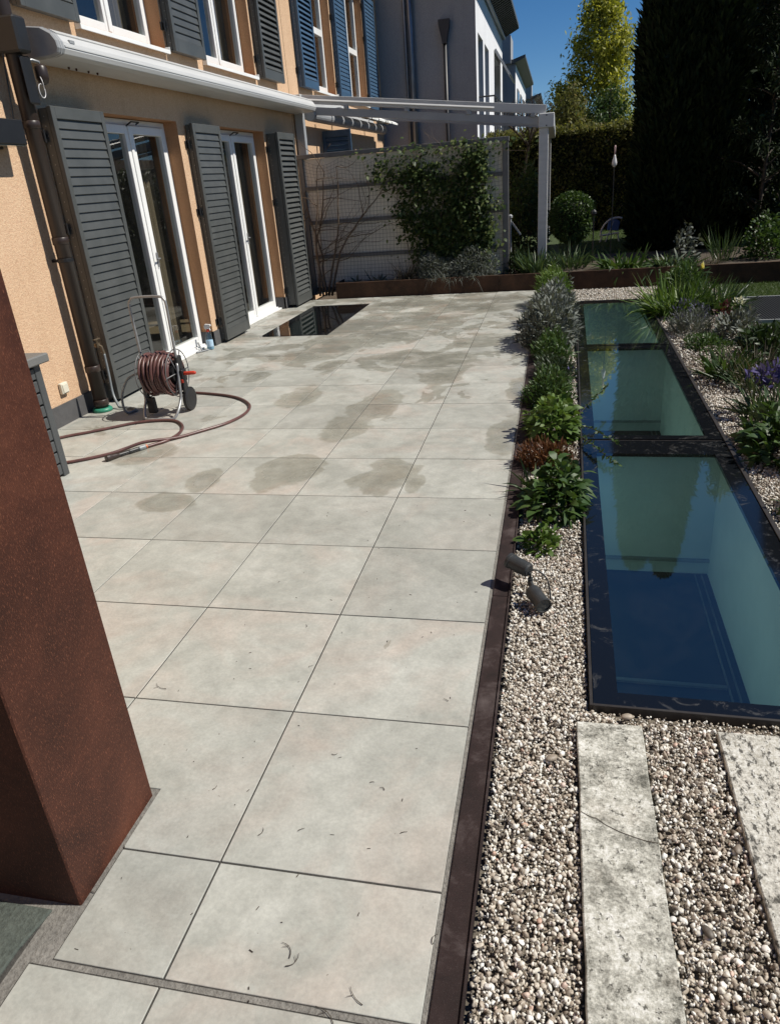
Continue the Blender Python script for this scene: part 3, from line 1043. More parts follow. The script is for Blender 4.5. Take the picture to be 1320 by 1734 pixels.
fr = MB()
FW = 0.010
sbox(fr, 0, 0, -0.13, FW, SV, ZT + 0.004)
sbox(fr, SU - FW - 0.012, 0, -0.13, SU, SV, ZT + 0.006)
sbox(fr, FW, 0, -0.13, SU - FW - 0.012, FW, ZT + 0.003)
sbox(fr, FW, SV - FW, -0.13, SU - FW - 0.012, SV, ZT + 0.003)
for va, vb in ((2.602, 2.623), (5.332, 5.353)):
    sbox(fr, FW, va, -0.13, SU - FW - 0.012, vb, ZT - 0.006)
fr.build('steel_frame', M['strip_steel'], sk, bevel=0.001)
for v0, v1, s0, s1 in PANES:
    m = MB()
    s0, s1 = max(s0, FW) + 0.002, min(s1, SV - FW) - 0.002
    ua, ub = FW + 0.002, SU - FW - 0.014
    for a in ((ua, s0, ub, v0), (ua, v1, ub, s1), (ua, v0, UI0, v1), (UI1, v0, ub, v1)):
        sbox(m, a[0], a[1], ZT - 0.02, a[2], a[3], ZT)
    band = m.build('glass_border', M['black_glass'], sk)
    p = MB()
    p.quad(Q(UI0, v0, ZT), Q(UI1, v0, ZT), Q(UI1, v1, ZT), Q(UI0, v1, ZT))
    raw_mesh(p, 'glass_pane', M['sky_glass'], sk)
    # light well below: four walls and floor
    w = MB()
    a, b, zb = UI0 - 0.05, UI1 + 0.05, -0.84
    c, d = v0 - 0.03, v1 + 0.03
    w.quad(Q(a, c, -0.021), Q(a, d, -0.021), Q(a, d, zb), Q(a, c, zb))
    w.quad(Q(b, d, -0.021), Q(b, c, -0.021), Q(b, c, zb), Q(b, d, zb))
    w.quad(Q(a, d, -0.021), Q(b, d, -0.021), Q(b, d, zb), Q(a, d, zb))
    w.quad(Q(b, c, -0.021), Q(a, c, -0.021), Q(a, c, zb), Q(b, c, zb))
    sh = w.build('light_well', M['shaft'], sk)
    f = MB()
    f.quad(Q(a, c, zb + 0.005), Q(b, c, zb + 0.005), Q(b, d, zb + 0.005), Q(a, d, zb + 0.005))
    f.build('well_floor', M['shaft_floor'], sh)
    k = MB()
    sbox(k, a, d - 0.02, -0.745, b, d, -0.725)
    k.build('ledge', M['grey_alu'], sh)
    k = MB()
    for u0_ in (b - 0.045, b - 0.085):
        sbox(k, u0_, c + 0.02, zb + 0.006, u0_ + 0.008, d - 0.03, zb + 0.016)
    sbox(k, a + 0.02, (c + d) / 2 - 0.012, zb + 0.006, b - 0.09, (c + d) / 2 + 0.012, zb + 0.02)
    k.build('floor_rail', M['fence_grey'], sh)

# --- flush window in the terrace by the house
fw = thing('terrace_rooflight', 'small flush glass panel with black border in the tiles below the doors', 'rooflight', ((WX0 + WX1) / 2, (WY0 + WY1) / 2, 0))
m = MB()
B = 0.085
for a in ((WX0, WY0, WX1, WY0 + B), (WX0, WY1 - B, WX1, WY1), (WX0, WY0 + B, WX0 + B, WY1 - B), (WX1 - B, WY0 + B, WX1, WY1 - B)):
    m.box(a[0], a[1], -0.02, a[2], a[3], 0.0)
m.build('glass_border', M['black_glass'], fw)
p = MB()
p.quad((WX0 + B, WY0 + B, -0.0005), (WX1 - B, WY0 + B, -0.0005), (WX1 - B, WY1 - B, -0.0005), (WX0 + B, WY1 - B, -0.0005))
raw_mesh(p, 'glass_pane', M['sky_glass'], fw)
w = MB()
a0, b0, c0, d0, zb = WX0 + 0.06, WX1 - 0.06, WY0 + 0.06, WY1 - 0.06, -1.6
w.quad((a0, c0, -0.021), (a0, d0, -0.021), (a0, d0, zb), (a0, c0, zb))
w.quad((b0, d0, -0.021), (b0, c0, -0.021), (b0, c0, zb), (b0, d0, zb))
w.quad((a0, d0, -0.021), (b0, d0, -0.021), (b0, d0, zb), (a0, d0, zb))
w.quad((b0, c0, -0.021), (a0, c0, -0.021), (a0, c0, zb), (b0, c0, zb))
w.quad((a0, c0, zb), (b0, c0, zb), (b0, d0, zb), (a0, d0, zb))
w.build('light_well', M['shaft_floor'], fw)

# ================================================================== corten post
pp = MB().box(-1.92, 0.424, -0.02, -0.905, 0.792, 2.35)
pp.solo('corten_pillar', M['corten'], (-1.4, 0.6, 0), 'thick rust brown steel pillar standing at the near left corner', 'pillar', bevel=0.004)

# ================================================================== house
XW, XR = -3.65, -3.81            # wall face, window plane
YB = 11.03                       # line between the two houses


def front_wall(y0, y1, z0, z1, openings):
    ys = sorted({y0, y1} | {v for o in openings for v in o[:2]})
    zs = sorted({z0, z1} | {v for o in openings for v in o[2:]})
    m = MB()
    for i in range(len(ys) - 1):
        for j in range(len(zs) - 1):
            cy, cz = (ys[i] + ys[i + 1]) / 2, (zs[j] + zs[j + 1]) / 2
            if any(a < cy < b and c < cz < d for a, b, c, d in openings):
                continue
            m.quad((XW, ys[i], zs[j]), (XW, ys[i + 1], zs[j]), (XW, ys[i + 1], zs[j + 1]), (XW, ys[i], zs[j + 1]))
    r = MB()
    xb = XR - 0.12
    for a, b, c, d in openings:
        r.quad((XW, a, c), (XW, a, d), (xb, a, d), (xb, a, c))
        r.quad((XW, b, d), (XW, b, c), (xb, b, c), (xb, b, d))
        r.quad((XW, a, d), (XW, b, d), (xb, b, d), (xb, a, d))
        r.quad((XW, b, c), (XW, a, c), (xb, a, c), (xb, b, c))
    return m, r


house = thing('terraced_house', 'apricot plastered house with charcoal louvred shutters beside the tiled terrace', 'house', (-7.0, 6.0, 0))
DOORS = [(5.73, 7.245), (8.12, 9.745)]
WINS = [(5.73, 7.30), (8.13, 9.74)]
ops = [(a, b, -0.02, 2.335) for a, b in DOORS] + [(a, b, 2.985, 4.9) for a, b in WINS]
wm, rv = front_wall(-6.0, YB, -0.1, 6.4, ops)
raw_mesh(wm, 'wall', M['plaster'], house)
raw_mesh(rv, 'reveal', M['plaster_shaded'], house)
shell = MB()
xb = XR - 0.12
shell.quad((XW, -6, -0.1), (-11, -6, -0.1), (-11, -6, 6.4), (XW, -6, 6.4))
shell.quad((-11, -6, -0.1), (-11, YB, -0.1), (-11, YB, 6.4), (-11, -6, 6.4))
shell.quad((XW, -6, 6.4), (XW, YB, 6.4), (-11, YB, 6.4), (-11, -6, 6.4))
raw_mesh(shell, 'side_wall', M['plaster'], house)
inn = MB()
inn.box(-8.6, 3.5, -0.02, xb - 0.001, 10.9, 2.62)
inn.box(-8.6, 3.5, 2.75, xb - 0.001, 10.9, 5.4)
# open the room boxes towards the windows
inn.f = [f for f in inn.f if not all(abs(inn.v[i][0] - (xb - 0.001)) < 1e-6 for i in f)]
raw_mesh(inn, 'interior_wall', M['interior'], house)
fl = MB().box(-8.5, 3.6, -0.01, xb, 10.8, 0.005)
raw_mesh(fl, 'interior_floor', M['interior_floor'], house)
# plinth, butting against the door reveals
prev = -6.0
for a, b in DOORS + [(YB, YB)]:
    MB().box(XW - 0.02, prev, -0.05, XW + 0.014, a, 0.165).build('plinth', M['plinth'], house)
    prev = b
for a, b in DOORS:
    MB().box(XR - 0.02, a - 0.001, -0.02, XW - 0.02, a + 0.012, 0.165).build('plinth', M['plinth'], house)
    MB().box(XR - 0.02, b - 0.012, -0.02, XW - 0.02, b + 0.001, 0.165).build('plinth', M['plinth'], house)




def curtain(y0, y1, z0, z1, x):
    m = MB()
    n = max(6, int((y1 - y0) / 0.025))
    for k in range(n):
        ya, yb_ = y0 + (y1 - y0) * k / n, y0 + (y1 - y0) * (k + 1) / n
        xa = x + 0.022 * math.sin(k * 1.9)
        xb_ = x + 0.022 * math.sin((k + 1) * 1.9)
        m.quad((xa, ya, z0), (xb_, yb_, z0), (xb_, yb_, z1), (xa, ya, z1))
    return m


def glazed(kind, hs, y0, y1, z0, z1, sill, curtains=((0.72, 0.98),), mull=0.5, transom=None):
    """a two-leaf white glazed door or window in the opening"""
    x0, x1 = XR - 0.045, XR + 0.012
    f = MB()
    F = 0.05
    f.box(x0, y0 + 0.001, z0, x1, y0 + F, z1 - 0.001)
    f.box(x0, y1 - F, z0, x1, y1 - 0.001, z1 - 0.001)
    f.box(x0, y0 + F, z1 - F, x1, y1 - F, z1 - 0.001)
    f.box(x0, y0 + F, z0, x1, y1 - F, z0 + F * 0.7)
    fo = f.build('french_door' if kind == 'door' else 'window', M['white_frame'], hs, bevel=0.003)
    ym = y0 + (y1 - y0) * mull
    for a, b in ((y0 + F + 0.003, ym - 0.0015), (ym + 0.0015, y1 - F - 0.003)):
        L = MB()
        xa, xb2 = XR - 0.04, XR + 0.03
        w = 0.075 if kind == 'door' else 0.062
        zb, zt = z0 + F * 0.7 + 0.003, z1 - F - 0.003
        bot = 0.095 if kind == 'door' else 0.07
        L.box(xa, a, zb, xb2, a + w, zt)
        L.box(xa, b - w, zb, xb2, b, zt)
        L.box(xa, a + w, zt - w, xb2, b - w, zt)
        L.box(xa, a + w, zb, xb2, b - w, zb + bot)
        if transom:
            L.box(xa, a + w, transom - 0.05, xb2, b - w, transom + 0.05)
        L.build('leaf_frame', M['white_frame'], fo, bevel=0.004)
        g = MB()
        zz = [zb + bot] + ([transom - 0.05, transom + 0.05] if transom else []) + [zt - w]
        for q in range(0, len(zz), 2):
            g.quad((XR - 0.005, a + w, zz[q]), (XR - 0.005, b - w, zz[q]), (XR - 0.005, b - w, zz[q + 1]), (XR - 0.005, a + w, zz[q + 1]))
        raw_mesh(g, 'pane', M['pane'], fo)
    cm = MB()
    cm.box(XR + 0.030, ym - 0.022, z0 + F * 0.7 + 0.01, XR + 0.042, ym + 0.022, z1 - F - 0.01)
    cm.build('cover_strip', M['white_frame'], fo, bevel=0.003)
    if kind == 'door':
        h = MB()
        h.tube([(XR + 0.045, ym + 0.04, 1.06), (XR + 0.075, ym + 0.04, 1.06), (XR + 0.075, ym - 0.02, 1.06)], 0.008, 8)
        h.box(XR + 0.0425, ym + 0.025, 0.98, XR + 0.049, ym + 0.055, 1.12)
        h.build('handle', M['steel'], fo)
        st = MB()
        st.box(XR + 0.0, y0 + 0.012, -0.0, XR + 0.10, y1 - 0.012, 0.022)
        st.box(XR + 0.0, y0 + 0.012, 0.022, XR + 0.05, y1 - 0.012, 0.036)
        st.build('sill', M['white_frame'], fo, bevel=0.003)
        cz = MB()
        # little hold-open hook under the lintel
        cz.tube([(XR + 0.03, ym - 0.03, z1 - 0.06), (XR + 0.09, ym - 0.03, z1 - 0.03), (XR + 0.09, ym + 0.11, z1 - 0.03), (XR + 0.05, ym + 0.12, z1 - 0.045)], 0.007, 6)
        cz.build('door_hook', M['black_metal'], fo)
    else:
        st = MB()
        st.prism_y([(XR + 0.0, z0 + 0.002), (XW + 0.055, z0 - 0.02), (XW + 0.055, z0 - 0.055), (XW + 0.045, z0 - 0.055), (XW + 0.045, z0 - 0.03), (XR + 0.0, z0 - 0.012)], y0 + 0.02, y1 - 0.02)
        st.box(XW + 0.001, y0 + 0.012, z0 - 0.052, XW + 0.056, y0 + 0.0195, z0 + 0.008)
        st.box(XW + 0.001, y1 - 0.0195, z0 - 0.052, XW + 0.056, y1 - 0.012, z0 + 0.008)
        st.build('sill', M['white_frame'], fo, bevel=0.002)
    for ca, cb in curtains:
        c = curtain(y0 + (y1 - y0) * ca, y0 + (y1 - y0) * cb, z0 + 0.04, z1 - 0.02, XR - 0.20)
        raw_mesh(c, 'curtain', M['curtain'], hs)
    return fo


for k, (a, b) in enumerate(DOORS):
    glazed('door', house, a, b, 0.0, 2.33, True, ((0.70, 0.97),))
for a, b in WINS:
    glazed('window', house, a, b, 2.985, 4.9, True, ((0.72, 0.99), (0.01, 0.1)))
# things dimly seen inside: a low table edge and a box on the floor
iv = MB()
iv.box(-5.6, 6.3, 0.005, -4.9, 7.6, 0.38)
iv.box(-6.2, 5.9, 0.38, -4.9, 7.9, 0.42)
iv.build('low_table', M['curtain'], house, bevel=0.005)

_slat_cache = {}


def shutter(hs, y0, y1, z0, z1, xf, mat, back=True, label=None, hinge_y=None, closed=True):
    """louvred leaf in front of the wall: frame > slats, hinges; a second leaf folded behind it"""
    T = 0.038
    f = MB()
    st, rl = 0.052, 0.085
    f.box(xf - T, y0, z0, xf, y0 + st, z1)
    f.box(xf - T, y1 - st, z0, xf, y1, z1)
    f.box(xf - T, y0 + st, z1 - rl, xf, y1 - st, z1)
    f.box(xf - T, y0 + st, z0, xf, y1 - st, z0 + rl + 0.03)
    so = f.build('shutter', mat, hs, bevel=0.003)
    if label:
        so['label'] = label
    key = (round(y1 - y0, 3), mat.name, closed)
    if key not in _slat_cache:
        h = (y1 - y0) / 2 - st - 0.001
        s = MB()
        s.prism_y([(-0.0085, 0.036), (-0.001, 0.0385), (0.0135, -0.031), (0.0065, -0.0345)] if closed else [(-0.018, 0.028), (-0.013, 0.033), (0.018, -0.022), (0.013, -0.028)], -h, h)
        me = s.mesh('slat')
        me.materials.append(mat)
        _slat_cache[key] = me
    za, zb = z0 + rl + 0.03, z1 - rl
    n = int(round((zb - za) / 0.0665))
    g = ORG[hs.name]
    for k in range(n):
        o = link(bpy.data.objects.new('slat', _slat_cache[key]))
        o.parent = so
        z = za + (k + 0.5) * (zb - za) / n
        o.location = (xf - T / 2 - g.x, (y0 + y1) / 2 - g.y, z - g.z)
    if back:
        b = MB()
        xb_ = XW + 0.012
        b.box(xb_, y0 + 0.012, z0 + 0.01, xf - T - 0.008, y0 + 0.055, z1 - 0.01)
        b.box(xb_, y1 - 0.055, z0 + 0.01, xf - T - 0.008, y1 - 0.012, z1 - 0.01)
        b.box(xb_, y0 + 0.055, z0 + 0.01, xf - T - 0.008, y1 - 0.055, z0 + 0.09)
        b.box(xb_, y0 + 0.055, z1 - 0.09, xf - T - 0.008, y1 - 0.055, z1 - 0.01)
        b.box(xb_ + 0.004, y0 + 0.055, z0 + 0.09, xf - T - 0.02, y1 - 0.055, z1 - 0.09)
        b.build('folded_leaf', mat, so, bevel=0.002)
    pins = MB()
    n2 = int((z1 - z0) / 0.067)
    for k in range(n2):
        z = z0 + 0.08 + k * 0.067
        if z < z1 - 0.06:
            pins.lathe((XW + 0.05, y0 + 0.011, z), [(0.0045, -0.004), (0.0045, 0.003)], 6, (0, 1, 0))
    pins.build('slat_pins', M['steel'], so)['kind'] = 'stuff'
    hg = hinge_y if hinge_y is not None else y0
    for z in (z0 + 0.22, z0 + 0.62 * (z1 - z0), z1 - 0.2):
        h = MB()
        h.box(XW + 0.001, hg - 0.045, z - 0.035, XW + 0.012, hg - 0.005, z + 0.035)
        h.lathe((XW + 0.03, hg - 0.012, z - 0.045), [(0.011, 0), (0.011, 0.09)], 8)
        h.box(XW + 0.02, hg - 0.010, z - 0.016, XW + 0.034, hg + 0.03, z + 0.016)
        h.build('hinge', M['black_metal'], so)
    return so


LOW = [(4.955, 5.68, -3.52, 'charcoal louvred shutter folded open left of the first door'), (7.40, 8.105, -3.548, 'charcoal louvred shutter on the pier between the two doors'), (9.80, 10.49, -3.47, 'charcoal louvred shutter right of the second door')]
for a, b, x, lb in LOW:
    so = shutter(house, a, b, 0.03, 2.32, x, M['shutter'], True, lb, None, 'second' not in lb)
UP = [(4.95, 5.68, -3.55, 'charcoal louvred shutter left of the first upstairs window'), (7.31, 8.02, -3.54, 'charcoal louvred shutter between the upstairs windows'), (9.80, 10.56, -3.53, 'charcoal louvred shutter right of the second upstairs window')]
for a, b, x, lb in UP:
    shutter(house, a, b, 2.955, 4.95, x, M['shutter'], True, lb, None, 'between' in lb)

house2 = thing('terraced_house', 'adjoining apricot house with blue shutters behind the white pergola', 'house', (-7.0, 14.3, 0))
W2 = [(12.28, 13.64), (14.52, 16.08)]
ops = [(a, b, 3.06, 5.0) for a, b in W2] + [(12.6, 14.2, 0.0, 2.42)]
Y2E = 17.45
wm, rv = front_wall(YB + 0.012, Y2E, -0.1, 6.4, ops)
raw_mesh(wm, 'wall', M['plaster'], house2)
raw_mesh(rv, 'reveal', M['plaster_shaded'], house2)
sh2 = MB()
sh2.quad((XW, Y2E, -0.1), (-11, Y2E, -0.1), (-11, Y2E, 6.4), (XW, Y2E, 6.4))
sh2.quad((XW, YB + 0.012, 6.4), (XW, Y2E, 6.4), (-11, Y2E, 6.4), (-11, YB + 0.012, 6.4))
sh2.quad((-11, YB + 0.012, -0.1), (-11, Y2E, -0.1), (-11, Y2E, 6.4), (-11, YB + 0.012, 6.4))
raw_mesh(sh2, 'side_wall', M['plaster'], house2)
inn = MB()
inn.box(-8.6, 11.2, -0.02, xb - 0.001, 17.3, 2.62)
inn.box(-8.6, 11.2, 2.75, xb - 0.001, 17.3, 5.6)
inn.f = [f for f in inn.f if not all(abs(inn.v[i][0] - (xb - 0.001)) < 1e-6 for i in f)]
raw_mesh(inn, 'interior_wall', M['interior'], house2)
for a, b in W2:
    glazed('window', house2, a, b, 3.06, 5.0, True, ((0.02, 0.98),), 0.5, 3.98)
glazed('door', house2, 12.6, 14.2, 0.0, 2.42, True, ())
for a, b, x, lb in [(11.50, 12.23, -3.53, 'blue louvred shutter nearest the grey-shuttered house'), (13.70, 14.44, -3.56, 'blue louvred shutter between the neighbouring windows'), (16.10, 16.95, -3.58, 'blue louvred shutter at the end of the row')]:
    shutter(house2, a, b, 3.0, 4.99, x, M['shutter_blue'], True, lb, None, 'nearest' not in lb)
# downstairs blue leaf, swung out at right angles to the wall
f = MB()
yy = 12.45
x0, x1, z0, z1 = -3.63, -3.14, 0.05, 2.44
f.box(x0, yy, z0, x0 + 0.05, yy + 0.038, z1)
f.box(x1 - 0.05, yy, z0, x1, yy + 0.038, z1)
f.box(x0 + 0.05, yy, z1 - 0.10, x1 - 0.05, yy + 0.038, z1)
f.box(x0 + 0.05, yy, z0, x1 - 0.05, yy + 0.038, z0 + 0.1)
so = f.build('shutter', M['shutter_blue'], house2, bevel=0.003)
so['label'] = 'blue louvred shutter swung out behind the fence'
s = MB()
b = len(s.v)
hw = (x1 - x0) / 2 - 0.052
pr = [(-0.012, -0.034), (-0.017, -0.030), (0.013, 0.036), (0.017, 0.032)]
s.v += [(-hw, q[0], q[1]) for q in pr] + [(hw, q[0], q[1]) for q in pr]
s.f += [(0, 1, 2, 3), (7, 6, 5, 4), (0, 4, 5, 1), (1, 5, 6, 2), (2, 6, 7, 3), (3, 7, 4, 0)]
sme = s.mesh('slat')
sme.materials.append(M['shutter_blue'])
for k in range(33):
    o = link(bpy.data.objects.new('slat', sme))
    o.parent = so
    o.location = ((x0 + x1) / 2 + 7.0, yy + 0.019 - 14.3, z0 + 0.135 + k * 0.0665)

# --- wall things
outlet = thing('wall_socket', 'small cream outdoor socket low on the apricot wall', 'socket', (XW, 4.405, 0.285))
MB().box(XW + 0.001, 4.362, 0.24, XW + 0.034, 4.448, 0.33).build('socket_box', M['cream_plastic'], outlet, bevel=0.006)
MB().box(XW + 0.034, 4.372, 0.25, XW + 0.040, 4.438, 0.318).build('lid', M['cream_plastic'], outlet, bevel=0.002)

dp = thing('downpipe', 'dark brown copper downpipe running down the wall beside the first shutter', 'downpipe', (-3.54, 4.74, 0))
DPX, DPY, DPR = -3.535, 4.70, 0.056
m = MB()
m.tube([(DPX, DPY, 0.02), (DPX, DPY, 6.4)], DPR, 20)
m.build('pipe', M['copper'], dp, smooth=False)
for p in dp.children:
    p.data.polygons.foreach_set('use_smooth', [len(f.vertices) == 4 for f in p.data.polygons])
for z in (0.05, 0.34, 1.35, 2.15):
    MB().lathe((DPX, DPY, z), [(DPR + 0.001, 0), (DPR + 0.006, 0.004), (DPR + 0.006, 0.05), (DPR + 0.001, 0.055)], 20).build('pipe_collar', M['copper'], dp, smooth=True)
MB().lathe((DPX, DPY, 0.0), [(DPR + 0.026, 0), (DPR + 0.026, 0.02), (DPR + 0.012, 0.034), (DPR + 0.002, 0.034)], 24).build('drain_ring', M['green_plastic'], dp, smooth=True)
cl = MB()
for z in (1.22, 3.2):
    cl.lathe((DPX, DPY, z), [(DPR + 0.002, 0), (DPR + 0.006, 0.003), (DPR + 0.006, 0.025), (DPR + 0.002, 0.028)], 16)
    cl.box(XW, DPY - 0.012, z + 0.002, DPX - DPR + 0.005, DPY + 0.012, z + 0.024)
cl.build('bracket', M['black_metal'], dp)

# tap beside the pipe with its riser
tp = thing('water_tap', 'weathered brass tap on a riser between the downpipe and shutter', 'tap', (-3.50, 4.84, 0.5))
m = MB()
m.tube([(XW, 4.84, 0.53), (-3.52, 4.84, 0.53), (-3.50, 4.84, 0.52), (-3.49, 4.84, 0.46)], 0.013, 10)
m.lathe((-3.53, 4.84, 0.515), [(0.02, 0), (0.02, 0.035)], 10)
m.build('spout', M['brass'], tp)
m = MB()
m.lathe((-3.53, 4.84, 0.55), [(0.006, 0), (0.006, 0.03)], 8)
m.box(-3.54, 4.80, 0.578, -3.52, 4.88, 0.588)
m.build('tap_handle', M['brass'], tp, bevel=0.003)
m = MB()
m.tube(smooth_path([(-3.49, 4.84, 0.46), (-3.485, 4.83, 0.3), (-3.47, 4.80, 0.12), (-3.40, 4.74, 0.02)], 6), 0.011, 8)
m.build('tap_hose', M['grey_hose'], tp, smooth=True)

# --- wall lantern box and control gear high at the left
wl = thing('wall_lantern', 'black box wall lantern sticking out left of the downpipe', 'wall lamp', (XW, 4.45, 2.12))
m = MB()
m.box(XW + 0.001, 4.30, 2.02, XW + 0.02, 4.46, 2.20)
m.box(XW + 0.02, 4.10, 2.04, XW + 0.17, 4.53, 2.20)
m.build('lamp_body', M['black_metal'], wl, bevel=0.006)
m = MB()
m.box(XW + 0.03, 4.12, 2.032, XW + 0.16, 4.51, 2.0398)
m.build('diffuser', M['lens'], wl)
cb = thing('control_box', 'dark blue-black box with a motion sensor above the downpipe bracket', 'control box', (-3.5, 4.7, 2.65))
m = MB()
m.box(XW + 0.001, 4.60, 2.615, -3.40, 4.735, 2.835)
m.build('housing', M['black_plastic'], cb, bevel=0.015)
m = MB()
m.box(-3.45, 4.62, 2.30, -3.43, 4.735, 2.60)
m.build('back_plate', M['black_metal'], cb, bevel=0.01)
m = MB()
m.lathe((-3.42, 4.80, 2.43), [(0.012, 0), (0.034, 0.012), (0.046, 0.04), (0.046, 0.11), (0.03, 0.13)], 16)
m.build('sensor', M['copper'], cb, smooth=True)
m = MB()
m.tube([(-3.46, 4.70, 2.56), (-3.44, 4.75, 2.585), (-3.42, 4.80, 2.575), (-3.42, 4.80, 2.55)], 0.009, 8)
m.build('sensor_arm', M['steel'], cb, smooth=True)
m = MB()
cy0 = [(-3.42, 4.77 + 0.035 * math.cos(t) - 0.01, 2.39 + 0.045 * math.sin(t)) for t in np.linspace(1.2, 6.9, 16)]
m.tube(cy0, 0.0035, 6)
m.tube(smooth_path([(-3.41, 4.76, 2.48), (-3.39, 4.745, 2.44), (-3.40, 4.76, 2.39)], 5), 0.003, 6)
m.build('loose_wire', M['bulb_white'], cb, smooth=True)
m = MB()
m.tube(smooth_path([(-3.6, 4.63, 2.9), (-3.56, 4.62, 2.7), (-3.57, 4.61, 2.5), (-3.60, 4.60, 2.2)], 5), 0.006, 6)
m.build('cable', M['black_plastic'], cb)

# --- awning cassette along the wall
aw = thing('awning', 'rolled white awning cassette running along the wall above the doors', 'awning', (-3.4, 8.0, 2.7))
AY0, AY1 = 4.865, 11.10
prof = [(-3.62, 2.612), (-3.62, 2.795), (-3.50, 2.806), (-3.395, 2.792), (-3.32, 2.75), (-3.288, 2.705), (-3.282, 2.66), (-3.298, 2.628), (-3.35, 2.616), (-3.50, 2.612)]
m = MB()
m.prism_y(prof, AY0 + 0.085, AY1)
m.build('cassette', M['white_alu'], aw, bevel=0.004)
m = MB()
m.prism_y([(-3.286, 2.682), (-3.277, 2.682), (-3.277, 2.672), (-3.286, 2.672)], AY0 + 0.09, AY1 - 0.01)
m.prism_y([(-3.385, 2.7885), (-3.335, 2.7605), (-3.332, 2.766), (-3.382, 2.794)], AY0 + 0.09, AY1 - 0.01)
m.build('front_rib', M['white_alu'], aw)
pc = [(-3.45 + (x + 3.45) * 1.02, 2.71 + (z - 2.71) * 1.05) for x, z in prof]
m = MB()
m.prism_y(pc, AY0, AY0 + 0.084)
m.build('end_cap', M['grey_cap'], aw, bevel=0.008)
m = MB()
m.prism_y([(-3.45 + (x + 3.45) * 1.04, 2.71 + (z - 2.71) * 1.09) for x, z in prof], AY0 + 0.036, AY0 + 0.042)
m.build('cap_seam', M['white_alu'], aw)
m = MB()
m.box(-3.31, AY0 + 0.17, 2.706, -3.284, AY0 + 0.23, 2.726)
m.build('badge', M['grey_cap'], aw)
m = MB()
for y in (5.6, 8.2, 10.8):
    m.box(XW + 0.001, y - 0.06, 2.63, -3.619, y + 0.06, 2.79)
m.build('wall_bracket', M['grey_alu'], aw)
m = MB()
for y in (5.35, 5.45, 5.62, 5.75):
    m.lathe((-3.54, y, 2.595), [(0.004, 0), (0.009, 0.006), (0.009, 0.02)], 6)
m.build('rust_screw', M['corten'], aw)

# ================================================================== fence with net and climbers
fe = thing('garden_fence', 'grey framed cream panel fence with netting behind the rusty planter', 'fence', (-2.1, 11.03, 0))
FX0, FX1, FZ = -3.625, -0.455, 2.06
for x, w in ((FX0, 0.075), (FX1 - 0.085, 0.085)):
    MB().box(x, 10.985, 0.0, x + w, 11.06, FZ - 0.0605).build('post', M['fence_grey'], fe, bevel=0.003)
MB().box(FX0 - 0.01, 10.975, FZ - 0.06, FX1 + 0.01, 11.07, FZ).build('top_rail', M['fence_grey'], fe, bevel=0.003)
for z in (0.06, 0.555, 1.065, 1.555):
    MB().box(FX0 + 0.0755, 10.992, z, FX1 - 0.0855, 11.024, z + 0.055).build('rail', M['fence_grey'], fe, bevel=0.002)
zz = [0.03, 0.58, 1.09, 1.58, FZ - 0.061]
for k in range(4):
    MB().box(FX0 + 0.0765, 11.026, zz[k], FX1 - 0.0865, 11.044, zz[k + 1] - 0.004).build('panel', M['fence_panel'], fe)
net = MB()
nx, nz = 54, 34
X0, X1, Z0, Z1 = FX0 + 0.08, FX1 - 0.09, 0.1, 1.99


def netp(i, j):
    t, s = i / nx, j / nz
    sag = 0.10 * s ** 6 * abs(math.sin(t * math.pi * 5)) if s > 0.5 else 0
    return (X0 + (X1 - X0) * t + 0.008 * math.sin(j * 0.7 + i * 0.2), 10.965 + 0.008 * math.sin(i * 0.9 + j * 0.5), Z0 + (Z1 - Z0) * s - sag)


w = 0.0016
for i in range(nx + 1):
    for j in range(nz):
        a, b = netp(i, j), netp(i, j + 1)
        net.quad((a[0] - w, a[1], a[2]), (a[0] + w, a[1], a[2]), (b[0] + w, b[1], b[2]), (b[0] - w, b[1], b[2]))
for j in range(nz + 1):
    for i in range(nx):
        a, b = netp(i, j), netp(i + 1, j)
        net.quad((a[0], a[1], a[2] - w), (b[0], b[1], b[2] - w), (b[0], b[1], b[2] + w), (a[0], a[1], a[2] + w))
raw_mesh(net, 'netting', M['net'], fe)['kind'] = 'stuff'

wv = thing('woody_vine', 'bare brown woody vine climbing the left end of the netted fence', 'vine', (-3.40, 10.80, 0))


def wander(p, d, L, n, jig, grav=0.0):
    p, d = Vector(p), Vector(d).normalized()
    out = [p.copy()]
    for _ in range(n):
        d = (d + Vector((random.gauss(0, jig), random.gauss(0, jig * 0.25), random.gauss(0, jig) - grav))).normalized()
        p = p + d * (L / n)
        p.y = min(max(p.y, 10.84), 10.955)
        out.append(p.copy())
    return out


trunks = MB()
side = MB()
for k in range(5):
    b0 = (-3.46 + k * 0.05, 10.86, 0.0)
    tp_ = wander(b0, (random.uniform(-0.15, 0.25), 0.05, 1), random.uniform(1.5, 2.1), 14, 0.13)
    trunks.tube(tp_, 0.019, 7, taper=0.006)
    for _ in range(6):
        q = random.choice(tp_[3:])
        side.tube(wander(q, (random.uniform(-0.5, 1.6), 0, random.uniform(-0.2, 1.0)), random.uniform(0.4, 1.5), 10, 0.2, 0.03), 0.007, 5, taper=0.002)
trunks.build('trunk', M['vine'], wv, smooth=True)
side.build('branch', M['vine'], wv, smooth=True)['kind'] = 'stuff'


